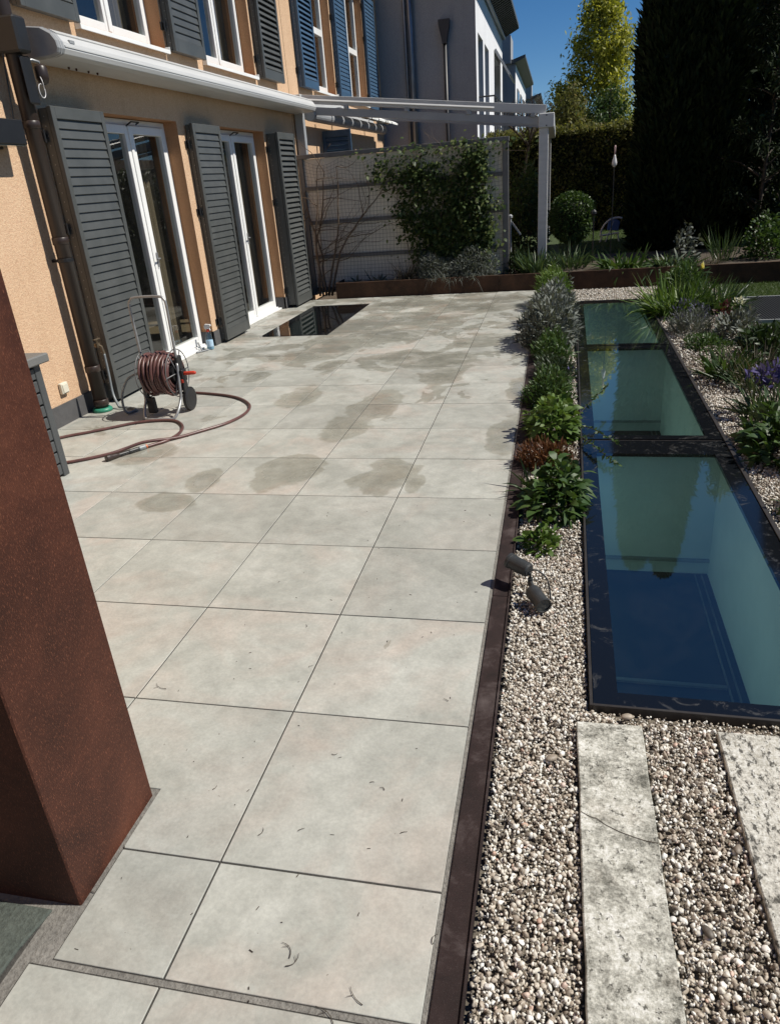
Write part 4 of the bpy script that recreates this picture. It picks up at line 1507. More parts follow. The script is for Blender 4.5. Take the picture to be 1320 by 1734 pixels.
def leaf_patch(n, blobs, L, W, y, depth):
    Ps = []
    for cx, cz, rx, rz, wgt in blobs:
        k = int(n * wgt)
        a = rng.normal(size=(k, 2)) * 0.5
        Ps.append(np.stack([cx + a[:, 0] * rx, y - np.abs(rng.normal(size=k)) * depth, cz + a[:, 1] * rz], 1))
    P = np.concatenate(Ps)
    P = P[(P[:, 2] > 0.15) & (P[:, 2] < 2.2)]
    m_ = len(P)
    D = np.stack([rng.normal(size=m_) * 0.7, -0.75 - 0.4 * rng.random(m_), rng.normal(size=m_) * 0.5 - 0.25], 1)
    up = np.stack([rng.normal(size=m_) * 0.25, -np.ones(m_) * 0.6, np.ones(m_)], 1)
    return ribbons(P, D, L * (0.5 + 0.9 * rng.random(m_)), W * (0.6 + 0.7 * rng.random(m_)), 0.4, 3, None, up)


cl = thing('climbing_plant', 'dense green leafy climber covering the right half of the netted fence', 'climber', (-1.4, 10.85, 0.2))
blobs = []
random.seed(41)
for _ in range(90):
    u_, v_ = random.random(), random.random()
    cx_ = -1.38 + (u_ - 0.5) * 1.35 + (v_ - 0.5) * -0.25
    cz_ = 0.45 + 1.45 * v_
    blobs.append((cx_, cz_, random.uniform(0.07, 0.30), random.uniform(0.07, 0.28), random.choice((0.004, 0.008, 0.014))))
blobs += [(-1.35, 1.25, 0.5, 0.5, .08), (-1.25, 0.62, 0.55, 0.32, .10), (-0.85, 0.85, 0.22, 0.45, .06), (-1.55, 0.9, 0.3, 0.3, .06), (-2.1, 1.75, 0.42, 0.26, .05), (-1.75, 1.55, 0.30, 0.3, .04), (-1.1, 1.2, 0.35, 0.6, .10), (-1.4, 2.0, 1.2, 0.10, .03)]
foliage('leaves', [leaf_patch(5000, blobs, 0.052, 0.046, 10.95, 0.075)], M['leaf_ivy'], cl)
m = MB()
for k in range(16):
    m.tube(wander((random.uniform(-1.9, -0.8), 10.93, 0.2), (random.uniform(-0.3, 0.3), 0, 1), random.uniform(1.0, 1.9), 12, 0.15), 0.006, 5, taper=0.002)
for k in range(14):
    m.tube(wander((random.uniform(-2.3, -0.6), 10.95, 1.9), (random.uniform(-1, 1), 0, random.uniform(0.2, 0.7)), random.uniform(0.3, 0.6), 8, 0.2, 0.05), 0.003, 4, taper=0.001)
m.build('stems', M['vine'], cl)['kind'] = 'stuff'

# ================================================================== rusty planter along the back
pn = thing('corten_planter', 'low rusty steel planter edge running along the far end of the garden', 'planter', (0.5, 10.5, 0))
for xa, xb_ in ((-3.06, -0.565), (-0.562, 2.435), (2.438, 6.0)):
    m = MB()
    m.box(xa, 10.495, -0.12, xb_, 10.511, 0.232)
    m.box(xa, 10.5115, 0.214, xb_, 10.545, 0.230)
    m.build('front_board', M['corten_dark'], pn, bevel=0.002)
m = MB().box(-3.075, 10.495, -0.12, -3.0605, 10.985, 0.232)
m.build('end_board', M['corten_dark'], pn, bevel=0.002)
sheet('flower_bed', [-3.06, 9.0], [10.512, 13.0], [], 0.185, M['soil'])
sheet('neighbour_lawn', [-1.2, 30], [13.0, 60], [], 0.17, M['lawn'])
sheet('border_soil', [1.30, 2.36], [2.2, 9.32], [], -0.032, M['soil'])

# ================================================================== pergola
pg = thing('pergola', 'white aluminium pergola with folded awning beyond the fence', 'pergola', (-1.7, 13.5, 0))
PA, PB_ = Vector((-3.60, 11.30, 2.825)), Vector((0.06, 11.30, 2.365))


def rail(y, dz, h, w=0.07, ledge=False, xa=0.0, xb_=1.0):
    a, b = PA.lerp(PB_, xa), PA.lerp(PB_, xb_)
    a, b = Vector((a.x, y, a.z + dz)), Vector((b.x, y, b.z + dz))
    m = MB().obox(a, b, w, h)
    if ledge:
        d = (b - a)
        for p0, p1 in ((a + d * 0.002, a + d * 0.80),):
            o0 = len(m.v)
            for p in (p0, p1):
                m.v += [(p.x, y - w / 2 - 0.001, p.z - 0.018), (p.x, y - w / 2 - 0.022, p.z - 0.018), (p.x, y - w / 2 - 0.022, p.z - 0.012), (p.x, y - w / 2 - 0.001, p.z + 0.012)]
            m.f += [tuple(o0 + i for i in q) for q in ((0, 1, 2, 3), (7, 6, 5, 4), (0, 4, 5, 1), (1, 5, 6, 2), (2, 6, 7, 3), (3, 7, 4, 0))]
    return m


rail(11.30, 0.0, 0.115, 0.08, True).build('rafter', M['white_alu'], pg, bevel=0.004)
rail(11.31, -0.150, 0.105, 0.06, False, 0.03, 0.985).build('guide_rail', M['grey_alu'], pg, bevel=0.004)
for y in (13.2, 15.6):
    rail(y, -0.03, 0.05, 0.05).build('rafter', M['grey_alu'], pg, bevel=0.003)
rail(12.2, -0.10, 0.035, 0.05, False, 0.03, 0.985).build('guide_rail', M['fence_grey'], pg, bevel=0.003)
for k in range(4):
    t = 0.2 + 0.25 * k
    p = PA.lerp(PB_, t)
    m = MB().box(p.x - 0.03, 11.25, p.z - 0.105, p.x + 0.03, 11.335, p.z - 0.052)
    m.build('spacer', M['grey_alu'], pg, bevel=0.003)
MB().box(-0.042, 11.22, 2.135, 0.178, 15.95, 2.318).build('gutter_beam', M['white_alu'], pg, bevel=0.008)
for y in (11.26, 15.75):
    MB().box(-0.035, y, 0.0, 0.100, y + 0.13, 2.1345).build('post', M['white_alu'], pg, bevel=0.006)
m = MB()
for z in (2.29, 2.16):
    m.lathe((0.07, 11.2195, z), [(0.010, -0.004), (0.010, 0.0)], 10, (0, 1, 0))
m.build('bolt', M['black_metal'], pg)
MB().box(XW + 0.015, 11.2, 2.70, XW + 0.11, 16.0, 2.88).build('wall_rail', M['white_alu'], pg, bevel=0.006)
MB().box(-3.63, 11.09, 0.0, -3.50, 11.19, 2.76).build('post', M['grey_alu'], pg, bevel=0.006)
m = MB().lathe((-3.44, 11.24, 2.60), [(0.02, 0), (0.080, 0.0), (0.088, 0.01), (0.088, 5.2)], 20, (0, 1, 0))
ro = m.build('awning_roll', M['grey_alu'], pg, smooth=False)
for k in range(7):
    y = 12.35 + k * 0.62
    m = MB()
    n = 8
    prof_ = [(-3.37 + 0.22 * t / n, 2.735 - 0.03 * t / n + 0.035 * math.sin(math.pi * t / n)) for t in range(n + 1)]
    m.prism_y(prof_ + [(x, z - 0.03) for x, z in prof_[::-1]], y, y + 0.54)
    m.build('fabric_fold', M['fabric'], pg)

# ================================================================== grey house row beyond
gh1 = thing('white_house', 'tall white house with a dark grey gable wall and flat overhanging roof', 'house', (-5.5, 21.8, 0))
GX, GY0, GY1, GZ = -1.53, 17.58, 25.9, 5.32
m = MB()
m.quad((GX, GY0, -0.1), (-12, GY0, -0.1), (-12, GY0, 8.5), (GX, GY0, 8.5))
raw_mesh(m, 'gable_wall', M['plaster_grey'], gh1)
FO = [(18.02, 19.25, 1.6, 4.40), (19.68, 20.85, 1.6, 4.40), (22.7, 25.0, 1.6, 4.50)]
ys = sorted({GY0, GY1} | {v for o in FO for v in o[:2]})
zs = sorted({-0.1, GZ + 0.06} | {v for o in FO for v in o[2:]})
m = MB()
for i in range(len(ys) - 1):
    for j in range(len(zs) - 1):
        cy, cz = (ys[i] + ys[i + 1]) / 2, (zs[j] + zs[j + 1]) / 2
        if any(a < cy < b and c < cz < d for a, b, c, d in FO):
            continue
        m.quad((GX, ys[i], zs[j]), (GX, ys[i + 1], zs[j]), (GX, ys[i + 1], zs[j + 1]), (GX, ys[i], zs[j + 1]))
for a, b, c, d in FO:
    for q in (((GX, a, c), (GX, a, d), (GX - .2, a, d), (GX - .2, a, c)), ((GX, b, d), (GX, b, c), (GX - .2, b, c), (GX - .2, b, d)), ((GX, a, d), (GX, b, d), (GX - .2, b, d), (GX - .2, a, d))):
        m.quad(*q)
m.quad((GX, GY1, -0.1), (GX, GY1, GZ), (-12, GY1, GZ), (-12, GY1, -0.1))
raw_mesh(m, 'facade', M['plaster_white'], gh1)
for a, b, c, d in FO:
    f = MB()
    x = GX - 0.16
    f.box(x - 0.05, a, c, x, a + 0.08, d)
    f.box(x - 0.05, b - 0.08, c, x, b, d)
    f.box(x - 0.05, a + 0.08, d - 0.08, x, b - 0.08, d)
    f.box(x - 0.05, a + 0.08, 2.9, x, b - 0.08, 3.0)
    wo = f.build('window', M['fence_grey'], gh1)
    g = MB()
    g.quad((x - 0.03, a + 0.08, c), (x - 0.03, b - 0.08, c), (x - 0.03, b - 0.08, d - 0.08), (x - 0.03, a + 0.08, d - 0.08))
    raw_mesh(g, 'pane', M['black_glass'], wo)
m = MB()
m.prism_y([(-1.5, GZ + 0.02), (-1.02, GZ + 0.24), (-1.02, GZ + 0.34), (-1.6, GZ + 0.16), (-12, 8.4), (-12, 8.2), (-1.62, GZ + 0.02)], GY0 - 0.5, GY1 + 0.12)
raw_mesh(m, 'roof', M['roof'], gh1)
m = MB()
for k in range(34):
    y = GY0 + 0.05 + k * 0.25
    m.obox((-1.49, y, GZ + 0.012), (-1.03, y, GZ + 0.225), 0.05, 0.03)
raw_mesh(m, 'roof_ribs', M['dark_pipe'], gh1)['kind'] = 'stuff'
m = MB().tube([(GX + 0.05, GY0, GZ + 0.01), (GX + 0.05, GY1, GZ + 0.01)], 0.055, 10)
m.build('gutter', M['zinc'], gh1)
m = MB()
m.tube([(-2.92, GY0 - 0.10, 0), (-2.92, GY0 - 0.10, 8)], 0.065, 14)
pz = m.build('zinc_pipe', M['zinc'], gh1, smooth=True)
m = MB()
m.tube([(-3.05, GY0 - 0.06, 0), (-3.05, GY0 - 0.06, 8)], 0.03, 10)
m.build('thin_pipe', M['zinc'], gh1, smooth=True)
m = MB()
m.tube([(-2.19, GY0 - 0.07, 0), (-2.19, GY0 - 0.07, 4.2)], 0.04, 12)
m.build('dark_pipe', M['dark_pipe'], gh1, smooth=True)
m = MB()
b = len(m.v)
for (hw, z) in ((0.045, 4.18), (0.06, 4.28), (0.115, 4.52), (0.12, 4.62)):
    m.v += [(-2.19 - hw, GY0 - 0.16, z), (-2.19 + hw, GY0 - 0.16, z), (-2.19 + hw, GY0 - 0.002, z), (-2.19 - hw, GY0 - 0.002, z)]
for r in range(3):
    for k in range(4):
        k2 = (k + 1) % 4
        m.f.append((b + r * 4 + k, b + r * 4 + k2, b + r * 4 + 4 + k2, b + r * 4 + 4 + k))
m.f += [(b + 3, b + 2, b + 1, b), (b + 12, b + 13, b + 14, b + 15)]
m.build('pipe_hopper', M['dark_pipe'], gh1)
m = MB()
m.prism_y([(GX + 0.001, 4.62), (GX + 0.05, 4.66), (-1.08, 4.02), (-1.12, 3.99)], 22.6, 25.1)
m.build('window_awning', M['grey_alu'], gh1)
m = MB()
for k in range(9):
    y = 21.0 + k * 0.16
m.tube([(GX + 0.35, 18.0, 3.16), (GX + 0.35, 25.8, 3.25)], 0.018, 6)
for k in range(14):
    y = 18.0 + k * 0.6
    m.tube([(GX + 0.35, y, 2.3), (GX + 0.35, y, 3.17 + k * 0.007)], 0.012, 5)
m.tube([(GX, 18.0, 3.16), (GX + 0.35, 18.0, 3.16)], 0.018, 6)
m.build('balcony_rail', M['dark_pipe'], gh1)
MB().box(GX + 0.001, 18.0, 2.15, GX + 0.42, 25.8, 2.3).build('balcony', M['plaster_white'], gh1)

for k, (hx, y0, y1, zt, lab) in enumerate([(-1.28, 29.0, 38.0, 4.95, 'second white house of the far row with a sloping dark roof'), (-1.05, 44.0, 52.0, 4.95, 'farthest small grey house at the end of the row')]):
    h = thing('white_house', lab, 'house', (hx - 4, (y0 + y1) / 2, 0))
    m = MB()
    m.quad((hx, y0, -0.1), (-12, y0, -0.1), (-12, y0, zt + 1.0), (hx, y0, zt))
    raw_mesh(m, 'gable_wall', M['plaster_grey'], h)
    m = MB()
    m.quad((hx, y0, -0.1), (hx, y1, -0.1), (hx, y1, zt), (hx, y0, zt))
    m.quad((hx, y1, -0.1), (-12, y1, -0.1), (-12, y1, zt + 1), (hx, y1, zt))
    raw_mesh(m, 'facade', M['plaster_white'], h)
    m = MB()
    m.prism_y([(hx - 0.05, zt + 0.02), (hx + 0.34, zt + 0.17), (hx + 0.34, zt + 0.26), (hx - 0.1, zt + 0.14), (-12, zt + 2.0), (-12, zt + 1.85)], y0 - 0.1, y1 + 0.4)
    raw_mesh(m, 'roof', M['roof'], h)
    m = MB().box(hx - 1.4, y0 - 0.25, zt + 0.02, hx - 0.15, y0 + 1.2, zt + 0.85 - 0.1 * k)
    m.build('roof_box', M['plaster_grey'], h)
    for q in range(3):
        a = y0 + 1.0 + q * 2.4
        w_ = MB().box(hx + 0.001, a, 2.4, hx + 0.03, a + 1.4, 4.3).build('window', M['fence_grey'], h)
        g = MB()
        g.quad((hx + 0.032, a + 0.08, 2.48), (hx + 0.032, a + 1.32, 2.48), (hx + 0.032, a + 1.32, 4.22), (hx + 0.032, a + 0.08, 4.22))
        raw_mesh(g, 'pane', M['black_glass'], w_)

# ================================================================== trees and hedges
def shell_leaves(P, out, n, L, W, jit=0.5, upw=0.3, seg=2, droop=0.2, rnd=None):
    D = out + rng.normal(size=(n, 3)) * jit + np.array([0, 0, upw])
    return ribbons(P, D, L * (0.5 + 0.9 * rng.random(n)), W * (0.6 + 0.7 * rng.random(n)), droop, seg, rnd)


def conifer(x, y, H, R, label, n, base=0.15, power=0.42):
    t = thing('conifer', label, 'conifer tree', (x, y, 0.17))
    MB().tube([(x, y, 0.1), (x + 0.05, y, H * 0.5), (x, y, H * 0.92)], 0.11, 8, taper=0.02).build('trunk', M['bark'], t)
    # vertical flutes and lumps of sprays round a core
    nl = 60
    la, lz, lr = rng.random(nl) * 6.283, rng.random(nl), 0.10 + 0.25 * rng.random(nl)

    def rad(a, s):
        prof = np.minimum(1, 0.72 + s * 1.6) * np.clip(1 - s, 0, 1) ** power
        lump = 0.0
        for k in range(nl):
            da = np.angle(np.exp(1j * (a - la[k])))
            lump = np.maximum(lump, lr[k] * np.exp(-(da / 0.30) ** 2 - ((s - lz[k]) / 0.10) ** 2))
        return R * prof * (0.80 + lump)
    s = rng.random(n) ** 1.05
    a = rng.random(n) * 6.283
    q = 0.66 + 0.38 * rng.random(n) ** 0.5
    r = rad(a, s) * q
    P = np.stack([x + r * np.cos(a), y + r * np.sin(a), base + s * (H - base)], 1)
    out = np.stack([np.cos(a), np.sin(a), np.zeros(n)], 1) * 0.55
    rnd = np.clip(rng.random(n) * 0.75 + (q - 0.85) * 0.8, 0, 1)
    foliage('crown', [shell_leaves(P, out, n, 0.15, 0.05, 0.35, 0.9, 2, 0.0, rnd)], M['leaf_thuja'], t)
    # the dense inner twigs
    m = MB()
    na, ns = 22, 22
    for i in range(ns + 1):
        ss = i / ns
        for k in range(na):
            aa = 6.283 * k / na
            rr = float(rad(np.array([aa]), np.array([ss]))[0]) * 0.72 * (0.93 + 0.14 * random.random())
            m.v.append((x + rr * math.cos(aa), y + rr * math.sin(aa), base + ss * (H - base) * 0.97))
    for i in range(ns):
        for k in range(na):
            k2 = (k + 1) % na
            m.f.append((i * na + k, i * na + k2, (i + 1) * na + k2, (i + 1) * na + k))
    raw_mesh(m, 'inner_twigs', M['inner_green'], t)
    return t


conifer(2.02, 13.45, 6.15, 0.70, 'tall dark columnar conifer on the left of the pair', 26000)
conifer(2.60, 13.40, 6.30, 0.64, 'tall dark columnar conifer on the right of the pair, nearer the frame edge', 24000)

conifer(4.05, 14.6, 4.6, 1.05, 'broad dark shaggy conifer filling the top right corner of the view', 26000, 0.15, 0.3)
conifer(5.6, 15.5, 7.2, 1.1, 'outermost dark conifer at the right border of the garden', 14000, 0.15, 0.3)
hd = thing('hedge', 'clipped dark green hedge across the far lawn', 'hedge', (0.2, 18.9, 0.17))
n = 38000
P = np.stack([rng.uniform(-1.4, 8, n), 18.3 + np.abs(rng.normal(size=n)) * 0.12, rng.uniform(0.2, 2.36, n)], 1)
k = n // 4
P[:k, 1] = rng.uniform(18.2, 19.2, k)
P[:k, 2] = 2.33 + rng.normal(size=k) * 0.05
bumpy = 0.10 * np.sin(P[:, 0] * 3.1) * np.sin(P[:, 2] * 3.7) + 0.06 * np.sin(P[:, 0] * 8.3 + 1) * np.sin(P[:, 2] * 7.1)
P[:, 1] += bumpy
out = np.tile(np.array([0, -0.8, 0.0]), (n, 1))
out[:k] = (0, 0, 0.8)
foliage('leaves', [shell_leaves(P, out, n, 0.085, 0.05, 0.6, 0.2)], M['leaf_hedge'], hd)
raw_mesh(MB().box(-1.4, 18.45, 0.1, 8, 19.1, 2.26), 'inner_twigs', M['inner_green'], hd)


def limb_tree(name, label, loc, H, crown, leafm, nleaf, L, W, trunk_r, seed, droopy=0.0, group=None, cat='tree', bare=False, depth_max=4, spread=0.55):
    random.seed(seed)
    t = thing(name, label, cat, loc, group)
    m = MB()
    tips = []

    def grow(p, d, length, r, depth):
        n_ = 4
        pts = [Vector(p)]
        dd = Vector(d)
        for _ in range(n_):
            dd = (dd + Vector((random.gauss(0, 0.12), random.gauss(0, 0.12), random.gauss(0.05, 0.08) - droopy * depth * 0.05))).normalized()
            pts.append(pts[-1] + dd * (length / n_))
        m.tube(pts, r, 6 if depth < 2 else 4, cap=False, taper=r * 0.62)
        if depth >= 2:
            tips.extend([pts[2], pts[3], pts[4]])
        if depth >= depth_max:
            return
        kids = random.randint(2, 4) if depth else crown
        for i in range(kids):
            s = random.uniform(0.3, 1.0) if depth == 0 else random.uniform(0.45, 1.0)
            s = s if depth or not bare else random.uniform(0.82, 1.0)
            q = pts[0].lerp(pts[-1], s) if depth else pts[min(int(s * n_), n_ - 1)].lerp(pts[min(int(s * n_) + 1, n_)], (s * n_) % 1)
            a = random.random() * 6.283
            side_ = Vector((math.cos(a), math.sin(a), random.uniform(0.1, 0.7)))
            f_ = (1.25 - s * 0.75) if depth == 0 else 0.8
            grow(q, (dd * (1 - spread) + side_ * spread).normalized(), length * (0.42 if depth == 0 else 0.68) * f_, r * (0.45 if depth == 0 else 0.6), depth + 1)
    grow(Vector(loc) - Vector((0, 0, 0.1)), (0, 0, 1), H * 0.8, trunk_r, 0)
    m.build('trunk' if not bare else 'branches', M['bark'], t)
    if nleaf:
        T = np.array([q[:] for q in tips])
        idx = rng.integers(0, len(T), nleaf)
        P = T[idx] + rng.normal(size=(nleaf, 3)) * 0.16 * H / 6
        D = rng.normal(size=(nleaf, 3)) + np.array([0, 0, -droopy])
        foliage('crown', [ribbons(P, D, L * (0.5 + rng.random(nleaf)), W * (0.6 + 0.8 * rng.random(nleaf)), 0.3, 2)], leafm, t)
    return t




def spire_tree(name, label, loc, H, R, mat, n, L, W, low=0.12, tr=0.10):
    """straight leader with short rising side branches, leaves in sprays along them"""
    t = thing(name, label, 'tree', loc)
    x, y, z = loc
    m = MB()
    m.tube([(x, y, z - 0.1), (x + 0.03, y, z + H * 0.5), (x, y, z + H * 0.98)], tr, 8, taper=0.012)
    segs = []
    for k in range(74):
        s_ = low + (1 - low) * (k + random.random()) / 74
        a = random.random() * 6.283
        rr = R * (min(1, (s_ - low) * 5 + 0.35)) * (1 - s_) ** 0.62 * random.uniform(0.7, 1.2) + 0.08
        p0 = Vector((x, y, z + H * s_ * 0.95))
        p2 = p0 + Vector((math.cos(a) * rr, math.sin(a) * rr, rr * random.uniform(0.25, 0.7)))
        p1 = p0.lerp(p2, 0.5) + Vector((0, 0, rr * 0.10))
        m.tube([p0, p1, p2], 0.022 * (1.1 - s_), 4, cap=False, taper=0.004)
        segs.append((p0, p1, p2, rr))
    m.build('trunk', M['bark'], t)
    w = np.array([q[3] for q in segs])
    idx = rng.choice(len(segs), n, p=w / w.sum())
    A = np.array([[q[0][:], q[1][:], q[2][:]] for q in segs])[idx]
    u_ = np.sqrt(rng.random(n))[:, None] * 0.85 + 0.15
    P = A[:, 0] * (1 - u_) ** 2 + 2 * A[:, 1] * u_ * (1 - u_) + A[:, 2] * u_ ** 2
    P = P + rng.normal(size=(n, 3)) * np.array([0.10, 0.10, 0.12]) * (R / 1.2)
    D = rng.normal(size=(n, 3)) + np.array([0, 0, -0.2])
    foliage('crown', [ribbons(P, D, L * (0.5 + rng.random(n)), W * (0.6 + 0.8 * rng.random(n)), 0.3, 2)], mat, t)


spire_tree('birch_tree', 'tall airy yellow green spring tree rising above the hedge', (1.45, 26.0, 0.17), 6.25, 1.85, M['leaf_yellow'], 24000, 0.105, 0.058, 0.2)
spire_tree('round_tree', 'darker bushy green tree behind the hedge beside the yellow green one', (0.62, 23.0, 0.17), 3.55, 1.0, M['leaf_hedge'], 9000, 0.08, 0.045, 0.05)
spire_tree('round_tree', 'low dark evergreen behind the hedge left of the tall conifers', (1.55, 22.0, 0.17), 3.3, 1.1, M['leaf_mid'], 8000, 0.08, 0.045, 0.05)
limb_tree('bare_shrub', 'bare twisted shrub in front of the white house above the pergola', (-0.75, 16.9, 0.2), 3.0, 9, None, 0, 0.1, 0.1, 0.035, 23, 0.0, None, 'shrub', True, 4, 0.62)
spire_tree('pine_tree', 'dark loose branched tree with some paler sprays right of the conifers', (3.38, 12.75, 0.17), 4.3, 0.62, M['leaf_thuja'], 6500, 0.10, 0.032, 0.1, 0.03)
random.seed(99)
# lower planting to the right under the trees
for (x, y, r, h, n, lab) in [(4.2, 13.2, 0.8, 1.3, 5000, 'dark rounded shrub in the shade right of the conifers'), (5.8, 13.8, 1.1, 2.0, 5000, 'tall dark shrub at the right edge beyond the planter')]:
    t = thing('shrub', lab, 'shrub', (x, y, 0.18))
    foliage('leaves', [dome_leaves((x, y, 0.18), r, r, h, n, 0.10, 0.05, 0.8, 0.4, 0.5)], M['leaf_dark'], t)
    stems((x, y, 0.18), r, h, 9, 0.012).build('stems', M['bark'], t)
# hedge added out of frame on the right to darken door glass reflections
hr = thing('hedge', 'tall hedge added out of view on the right to darken the door glass', 'hedge', (8.5, 5, 0))
n = 9000
P = np.stack([8.0 - np.abs(rng.normal(size=n)) * 0.15, rng.uniform(-4, 14, n), rng.uniform(0, 2.4, n)], 1)
foliage('leaves', [shell_leaves(P, np.tile(np.array([-0.8, 0, 0.1]), (n, 1)), n, 0.16, 0.09, 0.6)], M['leaf_hedge'], hr)
raw_mesh(MB().box(8.1, -4, -0.1, 9.0, 14, 2.3), 'inner_twigs', M['inner_green'], hr)

# ================================================================== planting
def plant(name, label, cat, c, build, mat, stem=None, group=None, extra=()):
    t = thing(name, label, cat, c, group)
    foliage('leaves', build, mat, t)
    if stem:
        stems(c, *stem).build('stems', M['leaf_tan'] if len(stem) < 5 else M['bark'], t)['kind'] = 'stuff'
    for nm, b, mt in extra:
        fo_ = foliage(nm, b, mt, t)
        fo_['kind'] = 'stuff'
    return t


GZ0 = -0.03
# left strip between edging and glass, from the near end to the far end
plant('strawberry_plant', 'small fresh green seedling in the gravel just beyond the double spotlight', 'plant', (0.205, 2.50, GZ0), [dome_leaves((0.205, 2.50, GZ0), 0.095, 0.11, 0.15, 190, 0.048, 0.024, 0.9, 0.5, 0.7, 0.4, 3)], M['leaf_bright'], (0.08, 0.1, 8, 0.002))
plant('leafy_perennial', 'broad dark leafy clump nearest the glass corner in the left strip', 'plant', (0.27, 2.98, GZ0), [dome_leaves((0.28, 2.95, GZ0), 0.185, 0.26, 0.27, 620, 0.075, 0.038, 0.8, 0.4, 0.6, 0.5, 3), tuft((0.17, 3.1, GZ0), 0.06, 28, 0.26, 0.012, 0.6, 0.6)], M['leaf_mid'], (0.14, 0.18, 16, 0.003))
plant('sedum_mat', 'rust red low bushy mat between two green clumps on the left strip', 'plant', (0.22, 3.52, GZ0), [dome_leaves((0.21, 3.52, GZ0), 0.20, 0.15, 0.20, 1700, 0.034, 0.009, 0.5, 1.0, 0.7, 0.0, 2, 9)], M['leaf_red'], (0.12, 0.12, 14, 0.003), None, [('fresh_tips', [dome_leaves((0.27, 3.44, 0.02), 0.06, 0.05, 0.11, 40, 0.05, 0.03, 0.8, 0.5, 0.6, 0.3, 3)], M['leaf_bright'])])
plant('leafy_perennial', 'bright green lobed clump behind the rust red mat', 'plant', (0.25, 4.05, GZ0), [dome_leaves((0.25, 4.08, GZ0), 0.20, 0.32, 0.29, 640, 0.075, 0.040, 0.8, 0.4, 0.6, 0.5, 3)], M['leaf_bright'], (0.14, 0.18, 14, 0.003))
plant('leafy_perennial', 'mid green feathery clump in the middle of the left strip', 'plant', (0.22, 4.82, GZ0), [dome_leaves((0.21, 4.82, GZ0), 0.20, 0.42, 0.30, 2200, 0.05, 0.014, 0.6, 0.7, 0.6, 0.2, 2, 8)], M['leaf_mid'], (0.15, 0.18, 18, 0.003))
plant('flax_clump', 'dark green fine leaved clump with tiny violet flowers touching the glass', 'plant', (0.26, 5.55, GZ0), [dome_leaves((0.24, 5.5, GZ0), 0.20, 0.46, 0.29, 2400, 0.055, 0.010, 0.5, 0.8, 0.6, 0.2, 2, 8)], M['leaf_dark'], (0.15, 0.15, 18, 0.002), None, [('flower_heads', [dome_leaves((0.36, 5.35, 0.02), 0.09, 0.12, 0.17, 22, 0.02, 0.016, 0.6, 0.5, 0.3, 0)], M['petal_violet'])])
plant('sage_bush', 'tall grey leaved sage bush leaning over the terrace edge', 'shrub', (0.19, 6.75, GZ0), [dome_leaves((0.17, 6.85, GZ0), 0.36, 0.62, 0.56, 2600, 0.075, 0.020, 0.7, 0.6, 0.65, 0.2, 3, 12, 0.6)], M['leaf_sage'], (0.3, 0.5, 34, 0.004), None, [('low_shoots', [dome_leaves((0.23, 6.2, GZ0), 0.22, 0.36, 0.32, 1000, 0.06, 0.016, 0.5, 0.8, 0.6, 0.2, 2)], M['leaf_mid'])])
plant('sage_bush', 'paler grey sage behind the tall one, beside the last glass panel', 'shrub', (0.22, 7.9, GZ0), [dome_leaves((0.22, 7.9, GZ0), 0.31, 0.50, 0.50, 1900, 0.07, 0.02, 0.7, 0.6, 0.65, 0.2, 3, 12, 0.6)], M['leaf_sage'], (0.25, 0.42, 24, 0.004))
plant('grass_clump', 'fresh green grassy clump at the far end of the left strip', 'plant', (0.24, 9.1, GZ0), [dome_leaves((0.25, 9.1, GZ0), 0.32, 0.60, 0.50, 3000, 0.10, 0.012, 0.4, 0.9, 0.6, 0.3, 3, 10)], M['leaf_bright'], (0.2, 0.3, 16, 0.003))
t = thing('trailing_branch', 'thin thorny leafy branch arching out over the glass', 'plant', (0.42, 4.25, 0.0))
m = MB()
paths = [smooth_path([(0.36, 4.15, 0.02), (0.45, 4.3, 0.10), (0.55, 4.5, 0.14), (0.63, 4.75, 0.13)], 5), smooth_path([(0.36, 4.05, 0.03), (0.46, 3.95, 0.09), (0.56, 3.75, 0.10), (0.63, 3.66, 0.08)], 5), smooth_path([(0.38, 4.02, 0.03), (0.47, 3.78, 0.05), (0.55, 3.56, 0.05), (0.62, 3.45, 0.03)], 5)]
for p in paths:
    m.tube(p, 0.0035, 5, taper=0.0015)
m.build('branch', M['twig'], t)
PP = np.array([q[:] for p in paths for q in p for _ in range(4)])
foliage('leaves', [ribbons(PP, rng.normal(size=PP.shape) + np.array([0, 0, 0.4]), 0.028 * (0.6 + 0.8 * rng.random(len(PP))), 0.016, 0.2, 2)], M['leaf_mid'], t)

# right border
R = []
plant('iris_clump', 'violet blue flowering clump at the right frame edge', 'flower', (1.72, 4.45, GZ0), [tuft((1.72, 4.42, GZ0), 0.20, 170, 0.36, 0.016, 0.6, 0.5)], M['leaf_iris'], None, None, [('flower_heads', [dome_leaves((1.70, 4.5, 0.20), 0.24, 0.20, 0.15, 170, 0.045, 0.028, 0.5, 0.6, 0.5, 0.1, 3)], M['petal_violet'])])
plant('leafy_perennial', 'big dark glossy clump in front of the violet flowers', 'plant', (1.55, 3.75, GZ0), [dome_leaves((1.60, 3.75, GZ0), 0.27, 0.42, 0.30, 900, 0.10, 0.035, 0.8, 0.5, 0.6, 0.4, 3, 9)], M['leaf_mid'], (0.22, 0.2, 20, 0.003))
plant('leafy_perennial', 'low dark clump nearest the camera on the right border', 'plant', (1.52, 2.95, GZ0), [dome_leaves((1.54, 2.95, GZ0), 0.19, 0.30, 0.17, 500, 0.07, 0.03, 0.8, 0.4, 0.6, 0.4, 3, 7)], M['leaf_mid'], (0.15, 0.12, 12, 0.003))
